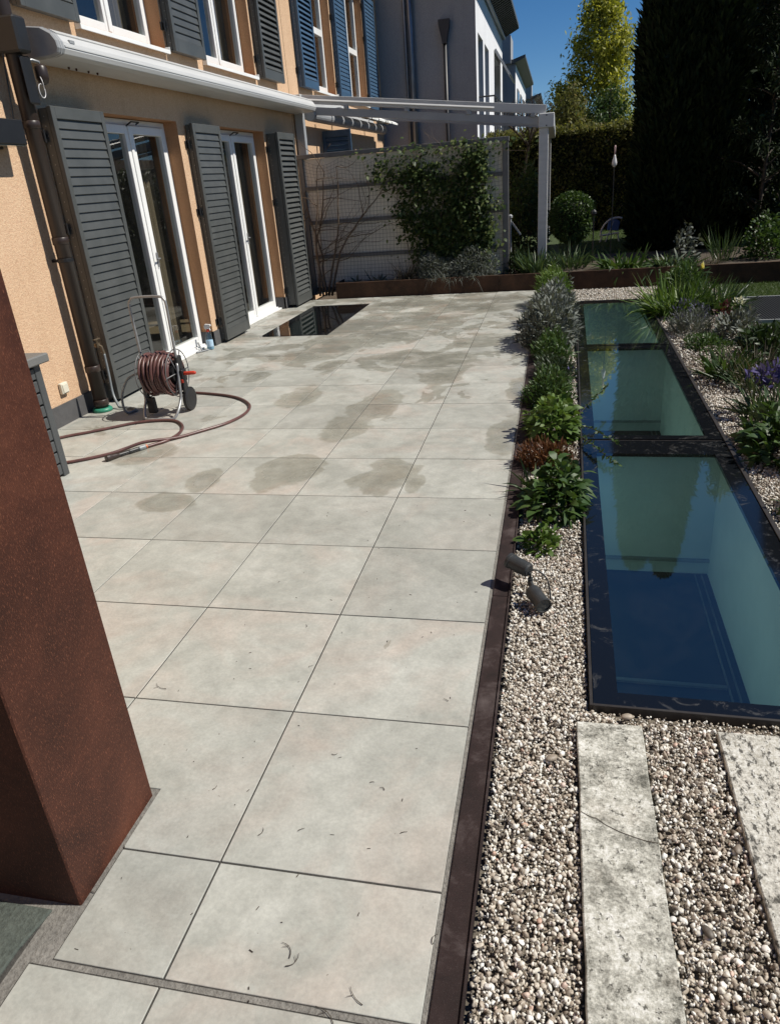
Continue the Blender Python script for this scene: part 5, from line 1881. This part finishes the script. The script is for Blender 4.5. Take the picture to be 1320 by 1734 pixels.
plant('groundcover_mat', 'yellowish green low mat at the edge of the right gravel', 'plant', (1.46, 2.30, GZ0), [dome_leaves((1.46, 2.30, GZ0), 0.10, 0.14, 0.05, 300, 0.03, 0.018, 0.5, 0.6, 0.5, 0.1)], M['leaf_bright'], (0.08, 0.04, 8, 0.002))
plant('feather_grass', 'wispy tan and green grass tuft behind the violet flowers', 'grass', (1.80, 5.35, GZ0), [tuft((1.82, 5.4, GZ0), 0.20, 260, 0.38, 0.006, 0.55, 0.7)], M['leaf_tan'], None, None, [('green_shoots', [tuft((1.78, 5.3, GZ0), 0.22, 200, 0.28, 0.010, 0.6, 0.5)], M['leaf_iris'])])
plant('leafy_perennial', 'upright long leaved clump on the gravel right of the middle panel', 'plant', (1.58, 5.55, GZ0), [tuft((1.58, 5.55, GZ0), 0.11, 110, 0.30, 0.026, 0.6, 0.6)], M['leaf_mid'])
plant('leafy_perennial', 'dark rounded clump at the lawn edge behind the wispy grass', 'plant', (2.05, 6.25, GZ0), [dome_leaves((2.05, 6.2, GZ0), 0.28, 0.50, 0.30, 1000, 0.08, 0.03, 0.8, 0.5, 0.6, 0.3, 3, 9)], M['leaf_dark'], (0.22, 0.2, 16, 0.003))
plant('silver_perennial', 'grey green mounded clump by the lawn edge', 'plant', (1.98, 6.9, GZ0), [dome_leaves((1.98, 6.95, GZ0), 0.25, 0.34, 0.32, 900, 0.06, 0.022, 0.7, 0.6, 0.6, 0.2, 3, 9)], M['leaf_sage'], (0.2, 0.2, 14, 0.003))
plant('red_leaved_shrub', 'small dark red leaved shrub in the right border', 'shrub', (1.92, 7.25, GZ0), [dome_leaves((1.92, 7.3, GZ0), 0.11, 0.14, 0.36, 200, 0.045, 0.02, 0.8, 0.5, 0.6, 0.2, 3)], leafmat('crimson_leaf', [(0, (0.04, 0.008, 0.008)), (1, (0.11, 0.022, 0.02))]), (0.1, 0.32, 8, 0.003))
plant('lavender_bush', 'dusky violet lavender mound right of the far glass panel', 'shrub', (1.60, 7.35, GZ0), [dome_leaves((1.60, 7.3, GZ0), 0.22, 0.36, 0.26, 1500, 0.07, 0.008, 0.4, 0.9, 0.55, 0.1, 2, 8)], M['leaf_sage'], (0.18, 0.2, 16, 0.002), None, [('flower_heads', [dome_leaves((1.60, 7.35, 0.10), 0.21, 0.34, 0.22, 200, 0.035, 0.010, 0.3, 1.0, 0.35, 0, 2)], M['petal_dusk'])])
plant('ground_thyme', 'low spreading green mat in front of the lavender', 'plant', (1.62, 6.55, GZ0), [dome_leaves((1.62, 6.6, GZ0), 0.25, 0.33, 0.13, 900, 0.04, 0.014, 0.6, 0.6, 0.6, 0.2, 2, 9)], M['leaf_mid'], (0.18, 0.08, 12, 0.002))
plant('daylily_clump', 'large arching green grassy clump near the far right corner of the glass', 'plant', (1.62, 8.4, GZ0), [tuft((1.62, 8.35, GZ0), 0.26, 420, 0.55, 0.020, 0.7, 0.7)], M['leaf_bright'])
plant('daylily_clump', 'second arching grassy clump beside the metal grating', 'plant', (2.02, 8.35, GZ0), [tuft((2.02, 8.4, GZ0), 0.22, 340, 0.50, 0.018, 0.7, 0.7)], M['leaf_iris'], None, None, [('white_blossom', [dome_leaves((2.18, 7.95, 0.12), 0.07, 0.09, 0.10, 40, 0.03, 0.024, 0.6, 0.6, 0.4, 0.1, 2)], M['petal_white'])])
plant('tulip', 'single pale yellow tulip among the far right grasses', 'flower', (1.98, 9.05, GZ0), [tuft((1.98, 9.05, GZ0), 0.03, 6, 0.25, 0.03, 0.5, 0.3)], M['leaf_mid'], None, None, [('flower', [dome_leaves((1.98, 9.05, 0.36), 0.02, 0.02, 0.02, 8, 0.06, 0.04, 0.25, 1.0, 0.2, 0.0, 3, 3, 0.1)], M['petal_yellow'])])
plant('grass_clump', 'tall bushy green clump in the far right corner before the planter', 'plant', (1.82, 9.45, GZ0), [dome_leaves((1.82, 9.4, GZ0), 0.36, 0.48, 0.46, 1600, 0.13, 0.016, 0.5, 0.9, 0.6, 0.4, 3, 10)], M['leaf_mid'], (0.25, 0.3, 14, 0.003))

# planter and the bed behind it
PZ = 0.19
plant('agave', 'pale blue green rosette at the left end of the planter', 'plant', (-2.80, 10.72, PZ), [tuft((-2.80, 10.72, PZ), 0.03, 22, 0.20, 0.035, 1.1, 0.5, 4)], M['leaf_sage'])
plant('agave', 'second spiky rosette right of the first in the planter', 'plant', (-2.42, 10.74, PZ), [tuft((-2.42, 10.74, PZ), 0.03, 22, 0.19, 0.034, 1.1, 0.5, 4)], M['leaf_sage'])
plant('dead_flower', 'dark drooping dried flower stalk between the rosettes', 'plant', (-2.56, 10.78, PZ), [tuft((-2.56, 10.78, PZ), 0.02, 7, 0.36, 0.016, 0.5, 1.0, 5)], M['leaf_dark'])
plant('sedge_clump', 'thin drooping grass tuft left of the grey mound under the climber', 'grass', (-2.02, 10.75, PZ), [tuft((-2.02, 10.75, PZ), 0.08, 130, 0.42, 0.008, 0.5, 1.1, 5)], M['leaf_tan'])
plant('santolina', 'long grey green feathery mound in the planter below the climber', 'shrub', (-1.25, 10.74, PZ), [dome_leaves((-1.55, 10.74, PZ), 0.42, 0.26, 0.46, 2200, 0.09, 0.008, 0.5, 0.8, 0.6, 0.5, 3, 9), dome_leaves((-0.95, 10.74, PZ), 0.42, 0.26, 0.44, 2200, 0.09, 0.008, 0.5, 0.8, 0.6, 0.5, 3, 9), tuft((-1.3, 10.6, PZ), 0.35, 130, 0.30, 0.006, 0.6, 1.4, 5)], M['leaf_sage'], (0.4, 0.2, 26, 0.003))
plant('iris_clump', 'sword leaved iris clump in front of the pergola post', 'flower', (-0.02, 10.85, PZ), [tuft((-0.05, 10.85, PZ), 0.20, 150, 0.42, 0.020, 0.45, 0.4)], M['leaf_iris'])
plant('fern_clump', 'low dark ferny clump just right of the fence end', 'plant', (-0.35, 11.0, PZ), [dome_leaves((-0.35, 11.1, PZ), 0.22, 0.3, 0.34, 500, 0.12, 0.03, 0.7, 0.6, 0.6, 0.5, 3)], M['leaf_dark'])
plant('iris_clump', 'dark bladed iris clump in front of the round box shrub', 'flower', (0.45, 11.3, PZ), [tuft((0.45, 11.3, PZ), 0.25, 200, 0.40, 0.018, 0.5, 0.5)], M['leaf_iris'])
plant('seedling', 'small pale seedling on the gravel against the planter front', 'plant', (0.40, 10.42, GZ0), [dome_leaves((0.40, 10.42, GZ0), 0.09, 0.05, 0.33, 110, 0.05, 0.02, 0.8, 0.6, 0.8, 0.3, 3)], M['leaf_sage'], (0.05, 0.3, 4, 0.004))
plant('bergenia_clump', 'broad strap leaved clump spilling over the planter below the conifers', 'plant', (1.20, 10.95, PZ), [tuft((1.20, 10.95, PZ), 0.30, 150, 0.38, 0.035, 0.9, 0.9, 4)], M['leaf_mid'])
plant('bergenia_clump', 'second strap leaved clump further right over the planter edge', 'plant', (1.85, 10.85, PZ), [tuft((1.85, 10.85, PZ), 0.28, 130, 0.36, 0.032, 0.9, 0.9, 4)], M['leaf_iris'])
plant('young_shrub', 'young pale leaved shrub against the dark conifers', 'shrub', (2.10, 11.35, PZ), [dome_leaves((2.10, 11.35, PZ), 0.26, 0.2, 0.62, 260, 0.07, 0.045, 0.8, 0.3, 0.8, 0.3, 3)], M['leaf_sage'], (0.2, 0.55, 10, 0.005))
plant('tall_grass', 'thin upright grass right of the young shrub', 'grass', (2.62, 11.2, PZ), [tuft((2.62, 11.2, PZ), 0.15, 90, 0.55, 0.010, 0.35, 0.4)], M['leaf_iris'])
plant('leafy_shrub', 'rounded small leaved shrub at the right end of the planter', 'shrub', (3.25, 11.4, PZ), [dome_leaves((3.25, 11.4, PZ), 0.42, 0.4, 0.62, 1500, 0.055, 0.035, 0.8, 0.4, 0.65, 0.3, 3, 10)], M['leaf_mid'], (0.3, 0.45, 14, 0.005))
plant('dry_grass', 'straw coloured dry tuft on the planter between the clumps', 'grass', (2.38, 10.75, PZ), [tuft((2.38, 10.75, PZ), 0.09, 110, 0.20, 0.006, 0.8, 0.9)], M['leaf_tan'])

bx = thing('box_shrub', 'clipped round box shrub right of the white pergola post', 'shrub', (0.47, 12.25, 0.17))
c0 = np.array([0.47, 12.25, 0.86])
n = 8000
d = unit(n)
lumps = unit(14)
g = (np.clip(d @ lumps.T, 0, 1) ** 8).max(1)
P = c0 + d * (0.34 * (0.86 + 0.16 * rng.random(n) + 0.10 * g))[:, None] * np.array([1, 1, 1.08])
foliage('crown', [shell_leaves(P, d * 0.8, n, 0.042, 0.022, 0.6, 0.2)], M['leaf_mid'], bx)
m = MB().lathe((0.47, 12.25, 0.86), [(0.02, -0.27), (0.17, -0.20), (0.25, -0.07), (0.25, 0.07), (0.17, 0.20), (0.02, 0.27)], 16)
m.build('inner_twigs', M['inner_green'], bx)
MB().tube([(0.47, 12.25, 0.15), (0.46, 12.25, 0.6)], 0.03, 8).build('trunk', M['bark'], bx)
n = 3200
gs = thing('laurel_shrub', 'loose leafy shrub in the dark gap between fence and pergola post', 'shrub', (-0.30, 12.9, 0.17))
foliage('leaves', [dome_leaves((-0.30, 13.1, 0.17), 0.42, 0.4, 1.75, n, 0.075, 0.04, 0.8, 0.2, 0.6, 0.3, 3, 12)], M['leaf_ivy'], gs)
stems((-0.3, 13.1, 0.17), 0.35, 1.5, 14, 0.01).build('stems', M['bark'], gs)

# small garden ornaments
t = thing('garden_post', 'pale short post with a slanting brace right of the fence', 'post', (-0.47, 11.7, 0.17))
MB().lathe((-0.47, 11.7, 0.17), [(0.018, 0), (0.018, 0.76), (0.035, 0.77), (0.035, 0.80), (0.012, 0.82)], 10).build('pole', M['grey_alu'], t)
MB().obox((-0.455, 11.7, 0.88), (-0.31, 11.7, 0.68), 0.025, 0.025).build('brace', M['grey_alu'], t)
t = thing('garden_stake', 'club shaped white ornament with a pink neck on a thin stake', 'ornament', (1.065, 11.9, 0.17))
MB().tube([(1.085, 11.9, 0.15), (1.075, 11.9, 1.56)], 0.007, 6).build('stake', M['black_metal'], t)
MB().lathe((1.075, 11.9, 1.545), [(0.012, 0), (0.034, 0.03), (0.038, 0.06), (0.030, 0.10), (0.016, 0.15), (0.012, 0.17)], 14).build('bulb', M['bulb_white'], t, smooth=True)
MB().lathe((1.075, 11.9, 1.7155), [(0.012, 0), (0.011, 0.06), (0.014, 0.10), (0.010, 0.125)], 12).build('neck', M['pink_paint'], t, smooth=True)
t = thing('garden_stake', 'thin dark metal stake with a small head before the round shrub', 'ornament', (0.80, 11.8, 0.17))
MB().tube([(0.81, 11.8, 0.15), (0.80, 11.8, 0.90)], 0.010, 6).build('stake', M['black_metal'], t)
MB().lathe((0.80, 11.8, 0.885), [(0.02, 0), (0.05, 0.03), (0.045, 0.06), (0.01, 0.09)], 10).build('head', M['black_metal'], t)
t = thing('sun_chair', 'blue and white folding chair standing on the sunny far lawn', 'chair', (1.28, 15.2, 0.17))
m = MB()
arc = [(1.10 + 0.30 * (1 - math.cos(a)), 15.2, 0.30 + 0.32 * math.sin(a)) for a in np.linspace(0, 1.9, 10)]
m.tube(arc, 0.018, 8)
m.tube([(1.09, 15.2, 0.30), (1.45, 15.2, 0.34)], 0.018, 8)
m.tube([(1.2, 15.2, 0.17), (1.34, 15.2, 0.56)], 0.012, 6)
m.tube([(1.13, 15.2, 0.28), (1.09, 15.2, 0.17)], 0.014, 6)
m.tube([(1.42, 15.2, 0.34), (1.46, 15.2, 0.17)], 0.014, 6)
m.build('frame', M['bulb_white'], t)
m = MB().prism_y([(1.22, 0.40), (1.44, 0.37), (1.46, 0.55), (1.32, 0.63), (1.24, 0.60)], 15.19, 15.24)
m.build('blue_seat', M['blue_cloth'], t, bevel=0.01)

# lawns
def lawn(name, x0, x1, y0, y1, z, n, L, parent=None):
    P = np.stack([rng.uniform(x0, x1, n), rng.uniform(y0, y1, n), np.full(n, z)], 1)
    a = np.array([0, 0, 1.0]) + rng.normal(size=(n, 3)) * 0.45
    V, F, A = ribbons(P, a, L * (0.5 + rng.random(n)), 0.005, 0.4, 1)
    o = finish(name, np_mesh(name, V, F, A), M['grass'])
    o['kind'] = 'stuff'


sheet('lawn', [2.33, 30], [-10, 10.49], [], -0.04, M['lawn'])
lawn('grass', 2.33, 4.4, 0.5, 5.2, -0.04, 26000, 0.05)
lawn('grass', 2.33, 4.4, 5.2, 7.66, -0.04, 26000, 0.05)
lawn('grass', 2.33, 4.4, 9.22, 10.48, -0.04, 14000, 0.05)
lawn('grass', 0.3, 2.0, 13.0, 18.2, 0.17, 22000, 0.05)

gt = thing('metal_grating', 'dark ribbed steel grating with a pale frame set in the lawn', 'grating', (3.0, 8.45, -0.01))
m = MB()
gx0, gx1, gy0, gy1 = 2.30, 3.70, 7.70, 9.19
m.box(gx0, gy0, -0.06, gx1, gy0 + 0.03, 0.0)
m.box(gx0, gy1 - 0.03, -0.06, gx1, gy1, 0.0)
m.box(gx0, gy0 + 0.03, -0.06, gx0 + 0.03, gy1 - 0.03, 0.0)
m.box(gx1 - 0.03, gy0 + 0.03, -0.06, gx1, gy1 - 0.03, 0.0)
m.build('frame', M['grate_frame'], gt)
bar = MB().box(-0.004, -(gy1 - gy0) / 2 + 0.031, -0.03, 0.004, (gy1 - gy0) / 2 - 0.031, -0.002).mesh('bar')
bar.materials.append(M['grate'])
nb = 44
for k in range(nb):
    o = link(bpy.data.objects.new('bar', bar))
    o.parent = gt
    o.location = (gx0 + 0.045 + (gx1 - gx0 - 0.09) * k / (nb - 1) - 3.0, (gy0 + gy1) / 2 - 8.45, 0.01)
raw_mesh(MB().box(gx0 + 0.03, gy0 + 0.03, -0.058, gx1 - 0.03, gy1 - 0.03, -0.045), 'pit_floor', M['black_metal'], gt)

# ================================================================== double garden spotlight
sp = thing('garden_spotlight', 'dark grey twin spotlight on a stake in the gravel beside the edging', 'spotlight', (0.165, 2.08, -0.03))


def spot(c, aim, L=0.085, r=0.027):
    c, aim = Vector(c), Vector(aim).normalized()
    b0 = c - aim * L / 2
    h = MB().lathe(b0, [(r * 0.72, 0), (r * 0.9, 0.006), (r * 0.93, 0.02), (r * 0.93, L - 0.016), (r, L - 0.014), (r, L), (r * 0.84, L), (r * 0.82, L - 0.008)], 24, aim)
    h.build('lamp_head', M['spot_metal'], sp, smooth=False)
    MB().lathe(b0, [(r * 0.8, L - 0.010), (r * 0.8, L - 0.006)], 24, aim).build('lens', M['lens'], sp)


spot((0.118, 2.095, 0.100), (-0.62, 0.42, 0.10), 0.108, 0.034)
spot((0.200, 1.945, 0.035), (0.42, -0.80, -0.10), 0.112, 0.034)
m = MB()
m.tube([(0.166, 2.06, -0.08), (0.166, 2.06, 0.085)], 0.0055, 8)
m.tube([(0.166, 2.06, 0.082), (0.15, 2.066, 0.088)], 0.007, 8)
m.tube([(0.166, 2.06, 0.045), (0.178, 2.03, 0.038)], 0.008, 8)
m.lathe((0.166, 2.06, 0.03), [(0.011, 0), (0.011, 0.03)], 12)
m.build('stake', M['spot_metal'], sp)
m = MB().tube(smooth_path([(0.150, 2.055, 0.09), (0.19, 2.07, 0.095), (0.235, 2.06, 0.06), (0.25, 2.02, 0.0), (0.245, 2.01, -0.05)], 6), 0.0035, 6)
m.build('cable', M['black_plastic'], sp, smooth=True)

# ================================================================== hose reel, hose, bottle, box
hrl = thing('hose_reel', 'wheeled hose reel cart with a steel tube handle and red crank before the first door', 'hose reel', (-2.84, 4.60, 0))
RX0, RX1, RY, RZ = -2.985, -2.715, 4.62, 0.335
m = MB()
# one bent tube: front foot, both sides and the handle
fl_ = [(RX0 - 0.02, RY - 0.02, 0.42), (RX0 - 0.03, RY - 0.06, 0.22), (RX0 - 0.025, RY - 0.07, 0.14), (RX0 - 0.005, RY - 0.15, 0.07), (RX0 + 0.02, RY - 0.20, 0.015), (RX0 + 0.09, RY - 0.215, 0.013), (RX1 - 0.07, RY - 0.215, 0.013), (RX1 + 0.0, RY - 0.20, 0.015), (RX1 + 0.025, RY - 0.15, 0.07), (RX1 + 0.02, RY - 0.07, 0.14), (RX1 + 0.025, RY - 0.06, 0.22), (RX1 + 0.02, RY - 0.02, 0.42)]
m.tube(smooth_path(fl_, 5), 0.0115, 10)
m.build('foot_tube', M['steel'], hrl, smooth=True)
m = MB()
hd_ = [(RX0 - 0.015, RY - 0.01, 0.38), (RX0 - 0.02, RY - 0.01, 0.62), (RX0 - 0.025, RY - 0.01, 0.86), (RX0 - 0.008, RY - 0.008, 0.915), (RX0 + 0.04, RY - 0.006, 0.937), (RX1 - 0.04, RY - 0.006, 0.937), (RX1 + 0.008, RY - 0.008, 0.915), (RX1 + 0.022, RY - 0.01, 0.86), (RX1 + 0.018, RY - 0.01, 0.62), (RX1 + 0.015, RY - 0.01, 0.38)]
m.tube(smooth_path(hd_, 5), 0.0105, 10)
m.build('handle', M['steel'], hrl, smooth=True)
for x in (RX0 + 0.002, RX1 - 0.002):
    m = MB()
    pts = [(x, RY + 0.188 * math.cos(a), RZ + 0.188 * math.sin(a)) for a in np.linspace(0, 2 * math.pi, 37)]
    m.tube(pts, 0.0042, 6)
    for a in np.linspace(0, math.pi, 4)[:-1]:
        m.tube([(x, RY + 0.186 * math.cos(a), RZ + 0.186 * math.sin(a)), (x, RY - 0.186 * math.cos(a), RZ - 0.186 * math.sin(a))], 0.005, 6)
    m.build('reel_flange', M['flange'], hrl, smooth=True)
m = MB()
m.lathe((RX0 - 0.03, RY, RZ), [(0.018, 0), (0.018, RX1 - RX0 + 0.07)], 12, (1, 0, 0))
m.lathe((RX0 + 0.006, RY, RZ), [(0.075, 0), (0.075, RX1 - RX0 - 0.012)], 20, (1, 0, 0))
m.build('drum', M['black_plastic'], hrl)
# two layers of wound hose with a slack outer turn
m = MB()
for lay, (r, turns, xa, xb_) in enumerate([(0.110, 10, RX0 + 0.016, RX1 - 0.018), (0.136, 10, RX1 - 0.018, RX0 + 0.016), (0.160, 8.2, RX0 + 0.018, RX1 - 0.018)]):
    pts = []
    for k in range(int(turns * 20) + 1):
        a = 2 * math.pi * k / 20
        t_ = k / (turns * 20)
        wob = (0.010 * math.sin(k * 0.37 + lay) + 0.006 * math.sin(k * 0.11)) if lay == 2 else 0.003 * math.sin(k * 0.5)
        pts.append((xa + (xb_ - xa) * t_ + 0.016 * math.sin(a + lay + 0.05 * k) * (lay == 2), RY + (r + wob) * math.cos(a), RZ + (r + wob) * math.sin(a)))
    m.tube(pts, 0.0115, 7)
m.build('wound_hose', M['hose'], hrl, smooth=True)
m = MB()
m.prism_y([(RX0 - 0.030, 0.40), (RX0 - 0.010, 0.44), (RX0 - 0.010, 0.24), (RX0 + 0.004, 0.15), (RX0 + 0.045, 0.15), (RX0 + 0.05, 0.02), (RX0 - 0.022, 0.02), (RX0 - 0.030, 0.28)], RY - 0.075, RY - 0.035)
m.box(RX0 - 0.034, RY - 0.03, 0.29, RX0 - 0.008, RY + 0.05, 0.43)
m.box(RX1 + 0.004, RY - 0.03, 0.33, RX1 + 0.032, RY + 0.05, 0.47)
m.box(RX1 + 0.006, RY + 0.01, 0.16, RX1 + 0.026, RY + 0.08, 0.33)
m.box(RX0 + 0.03, RY + 0.02, 0.150, RX1 + 0.01, RY + 0.05, 0.168)
m.build('black_brackets', M['black_plastic'], hrl, bevel=0.006)
for x in (RX1 - 0.008,):
    m = MB().lathe((x, RY + 0.085, 0.098), [(0.03, 0.0), (0.078, 0.002), (0.097, 0.010), (0.097, 0.036), (0.078, 0.044), (0.03, 0.046)], 26, (1, 0, 0))
    m.build('wheel', M['black_plastic'], hrl, smooth=False)
m = MB()
m.box(RX1 + 0.034, RY - 0.04, 0.27, RX1 + 0.062, RY + 0.03, 0.365)
m.build('crank_arm', M['black_plastic'], hrl, bevel=0.005)
m = MB()
m.lathe((RX1 + 0.062, RY - 0.02, 0.335), [(0.012, 0), (0.015, 0.01), (0.016, 0.08), (0.013, 0.10), (0.009, 0.104)], 14, (1, 0.02, 0.04))
m.build('crank_grip', M['red_plastic'], hrl, smooth=True)
MB().box(RX1 + 0.036, RY - 0.045, 0.262, RX1 + 0.058, RY - 0.03, 0.29).build('crank_tip', M['red_plastic'], hrl, bevel=0.003)
m = MB()
m.tube(smooth_path([(RX0 - 0.02, RY, RZ), (RX0 - 0.08, RY, RZ + 0.005), (RX0 - 0.18, RY - 0.02, RZ - 0.04), (RX0 - 0.245, RY - 0.05, 0.17), (RX0 - 0.25, RY - 0.06, 0.06), (RX0 - 0.235, RY - 0.04, 0.016), (RX0 - 0.22, RY + 0.06, 0.014), (RX0 - 0.30, RY + 0.11, 0.013), (-3.40, 4.74, 0.02)], 6), 0.0105, 8)
m.build('feed_hose', M['grey_hose'], hrl, smooth=True)
m = MB().lathe((RX0 - 0.075, RY, RZ), [(0.015, 0), (0.019, 0.01), (0.019, 0.04), (0.015, 0.05)], 12, (1, 0, 0))
m.build('hose_coupling', M['black_plastic'], hrl)

hs_ = thing('garden_hose', 'brown red hose lying in loops on the tiles with a black spray nozzle', 'hose', (-2.6, 4.2, 0))
h1 = [(-2.75, 4.72, 0.11), (-2.80, 4.95, 0.02), (-2.987, 5.18, 0.012), (-2.71, 5.135, 0.012), (-2.431, 5.012, 0.012), (-2.222, 4.795, 0.012), (-2.158, 4.551, 0.012), (-2.207, 4.312, 0.012), (-2.338, 4.117, 0.012), (-2.458, 3.971, 0.012), (-2.57, 3.86, 0.03), (-2.648, 3.792, 0.034), (-2.73, 3.71, 0.02), (-2.822, 3.61, 0.012), (-3.03, 3.455, 0.012), (-3.25, 3.40, 0.012), (-3.50, 3.55, 0.012), (-3.56, 3.80, 0.012), (-3.425, 3.986, 0.012), (-3.281, 4.096, 0.012), (-3.144, 4.209, 0.012), (-3.003, 4.325, 0.012), (-2.825, 4.382, 0.012), (-2.67, 4.364, 0.012), (-2.546, 4.231, 0.012), (-2.491, 4.064, 0.012), (-2.503, 3.919, 0.012), (-2.567, 3.818, 0.012), (-2.602, 3.77, 0.012)]
h1[0] = (-2.80, 4.78, 0.10)
MB().tube(smooth_path(h1, 7), 0.0115, 8).build('hose', M['hose'], hs_, smooth=True)
a = Vector((-2.602, 3.77, 0.014))
d = (Vector((-2.752, 3.52, 0.018)) - a).normalized()
MB().lathe(a, [(0.013, 0), (0.018, 0.005), (0.018, 0.05), (0.015, 0.055)], 12, d).build('coupling', M['grey_hose'], hs_)
MB().lathe(a - d * 0.012, [(0.0125, 0), (0.0145, 0.002), (0.0145, 0.009), (0.0125, 0.0115)], 12, d).build('orange_ring', M['orange_plastic'], hs_)
MB().lathe(a + d * 0.0555, [(0.014, 0), (0.017, 0.006), (0.016, 0.07), (0.013, 0.08), (0.013, 0.15)], 12, d).build('nozzle_grip', M['black_plastic'], hs_)
MB().lathe(a + d * 0.2055, [(0.013, 0), (0.017, 0.02), (0.020, 0.05), (0.024, 0.075), (0.024, 0.095), (0.02, 0.10)], 14, (d + Vector((-0.15, -0.35, 0.05))).normalized()).build('nozzle_head', M['copper'], hs_)

bt = thing('spray_bottle', 'clear spray bottle with a white trigger standing by the first door', 'bottle', (-3.62, 7.06, 0))
B0 = (-3.62, 7.06, 0)
MB().lathe(B0, [(0.034, 0.001), (0.040, 0.006), (0.040, 0.12), (0.034, 0.15), (0.016, 0.185), (0.014, 0.20)], 18).build('bottle', M['clear_plastic'], bt, smooth=True)
MB().lathe(B0, [(0.036, 0.003), (0.037, 0.006), (0.037, 0.10), (0.001, 0.101)], 16).build('liquid', simple('pale_blue_liquid', (0.35, 0.55, 0.68), 0.2), bt, smooth=True)
MB().lathe(B0, [(0.0405, 0.035), (0.0408, 0.037), (0.0408, 0.105), (0.0405, 0.107)], 18).build('label_band', simple('blue_white_label', (0.45, 0.62, 0.78), 0.4), bt, smooth=True)
MB().lathe((B0[0], B0[1], 0.2005), [(0.017, 0), (0.017, 0.025), (0.012, 0.03)], 14).build('collar', M['red_plastic'], bt)
m = MB()
m.prism_y([(-3.645, 0.232), (-3.600, 0.232), (-3.600, 0.25), (-3.575, 0.262), (-3.575, 0.282), (-3.64, 0.288), (-3.655, 0.262)], 7.045, 7.075)
m.prism_y([(-3.602, 0.249), (-3.594, 0.249), (-3.582, 0.215), (-3.588, 0.213)], 7.052, 7.068)
m.build('trigger', M['bulb_white'], bt, bevel=0.003)
sq = thing('squeegee', 'small grey window squeegee lying against the door sill', 'squeegee', (-3.68, 6.95, 0))
m = MB()
m.obox((-3.70, 6.86, 0.012), (-3.62, 7.00, 0.012), 0.03, 0.012)
m.build('blade', M['grey_cap'], sq, bevel=0.003)
m = MB()
m.tube([(-3.665, 6.925, 0.02), (-3.70, 6.965, 0.05), (-3.735, 7.0, 0.09)], 0.011, 8)
m.build('grip', M['grey_cap'], sq, smooth=True)

bxs = thing('storage_box', 'dark grey slatted garden storage box with a flat lid behind the steel pillar', 'storage box', (-3.28, 2.75, 0))
QX0, QX1, QY0, QY1, QZ = -3.60, -2.905, 2.10, 3.285, 0.745
MB().box(QX0, QY0, 0.0, QX1 - 0.016, QY1 - 0.016, QZ - 0.004).build('carcass', M['black_plastic'], bxs)
nsl = 9
for k in range(nsl):
    z0 = 0.02 + k * (QZ - 0.03) / nsl
    m = MB()
    m.box(QX1 - 0.015, QY0 + 0.05, z0, QX1 + 0.004, QY1 - 0.051, z0 + (QZ - 0.03) / nsl - 0.012)
    m.build('slat', M['box_grey'], bxs, bevel=0.004)
    m = MB()
    m.box(QX0 + 0.05, QY1 - 0.015, z0, QX1 - 0.051, QY1 + 0.004, z0 + (QZ - 0.03) / nsl - 0.012)
    m.build('slat', M['box_grey'], bxs, bevel=0.004)
MB().box(QX1 - 0.015, QY1 - 0.05, 0.0, QX1 + 0.008, QY1 + 0.008, QZ - 0.004).build('corner_post', M['box_grey'], bxs, bevel=0.004)
MB().box(QX0 - 0.01, QY0 - 0.04, QZ + 0.0, QX1 + 0.055, QY1 + 0.055, QZ + 0.055).build('lid', M['box_lid'], bxs, bevel=0.008)
MB().box(QX1 + 0.0045, QY1 - 0.14, 0.655, QX1 + 0.012, QY1 - 0.10, 0.70).build('catch', M['steel'], bxs)

# ================================================================== litter on the tiles
m = MB()
for (x, y, a, L) in [(-0.333, 0.402, 2.3, 0.05), (-0.31, 0.37, 1.0, 0.045), (-0.52, 0.707, 1.4, 0.03), (-0.415, 0.732, 0.6, 0.02), (-0.22, 0.91, 2.7, 0.02), (-0.13, 0.764, 0.4, 0.02), (-0.154, 0.318, 2.4, 0.05), (-0.257, 0.928, 0.2, 0.015), (-1.138, 1.262, 2.7, 0.06), (-0.723, 0.84, 1.2, 0.02), (-0.20, 0.275, 2.5, 0.07), (-0.006, 0.479, 1.3, 0.03), (-0.714, 1.705, 2.0, 0.02), (-0.40, 1.02, 0.3, 0.02), (-0.09, 1.32, 2.6, 0.02)]:
    p = []
    b_ = random.uniform(-1.2, 1.2)
    for k in range(6):
        t_ = k / 5 - 0.5
        p.append((x + math.cos(a + b_ * t_) * L * t_, y + math.sin(a + b_ * t_) * L * t_, 0.0025 + 0.001 * (k % 2)))
    m.tube(p, 0.0011, 5, taper=0.0005)
    if L > 0.04:
        q = p[3]
        m.tube([q, (q[0] + math.cos(a + 1.1) * L * 0.3, q[1] + math.sin(a + 1.1) * L * 0.3, 0.004)], 0.0008, 4, taper=0.0004)
for _ in range(70):
    x, y = random.uniform(-1.1, -0.02), random.uniform(0.2, 3.0)
    a, L = random.random() * 6.28, random.uniform(0.003, 0.012)
    m.tube([(x, y, 0.0016), (x + math.cos(a) * L, y + math.sin(a) * L, 0.0016)], random.uniform(0.0006, 0.0014), 4)
o = m.build('leaf_litter', M['twig'])
o['kind'] = 'stuff'
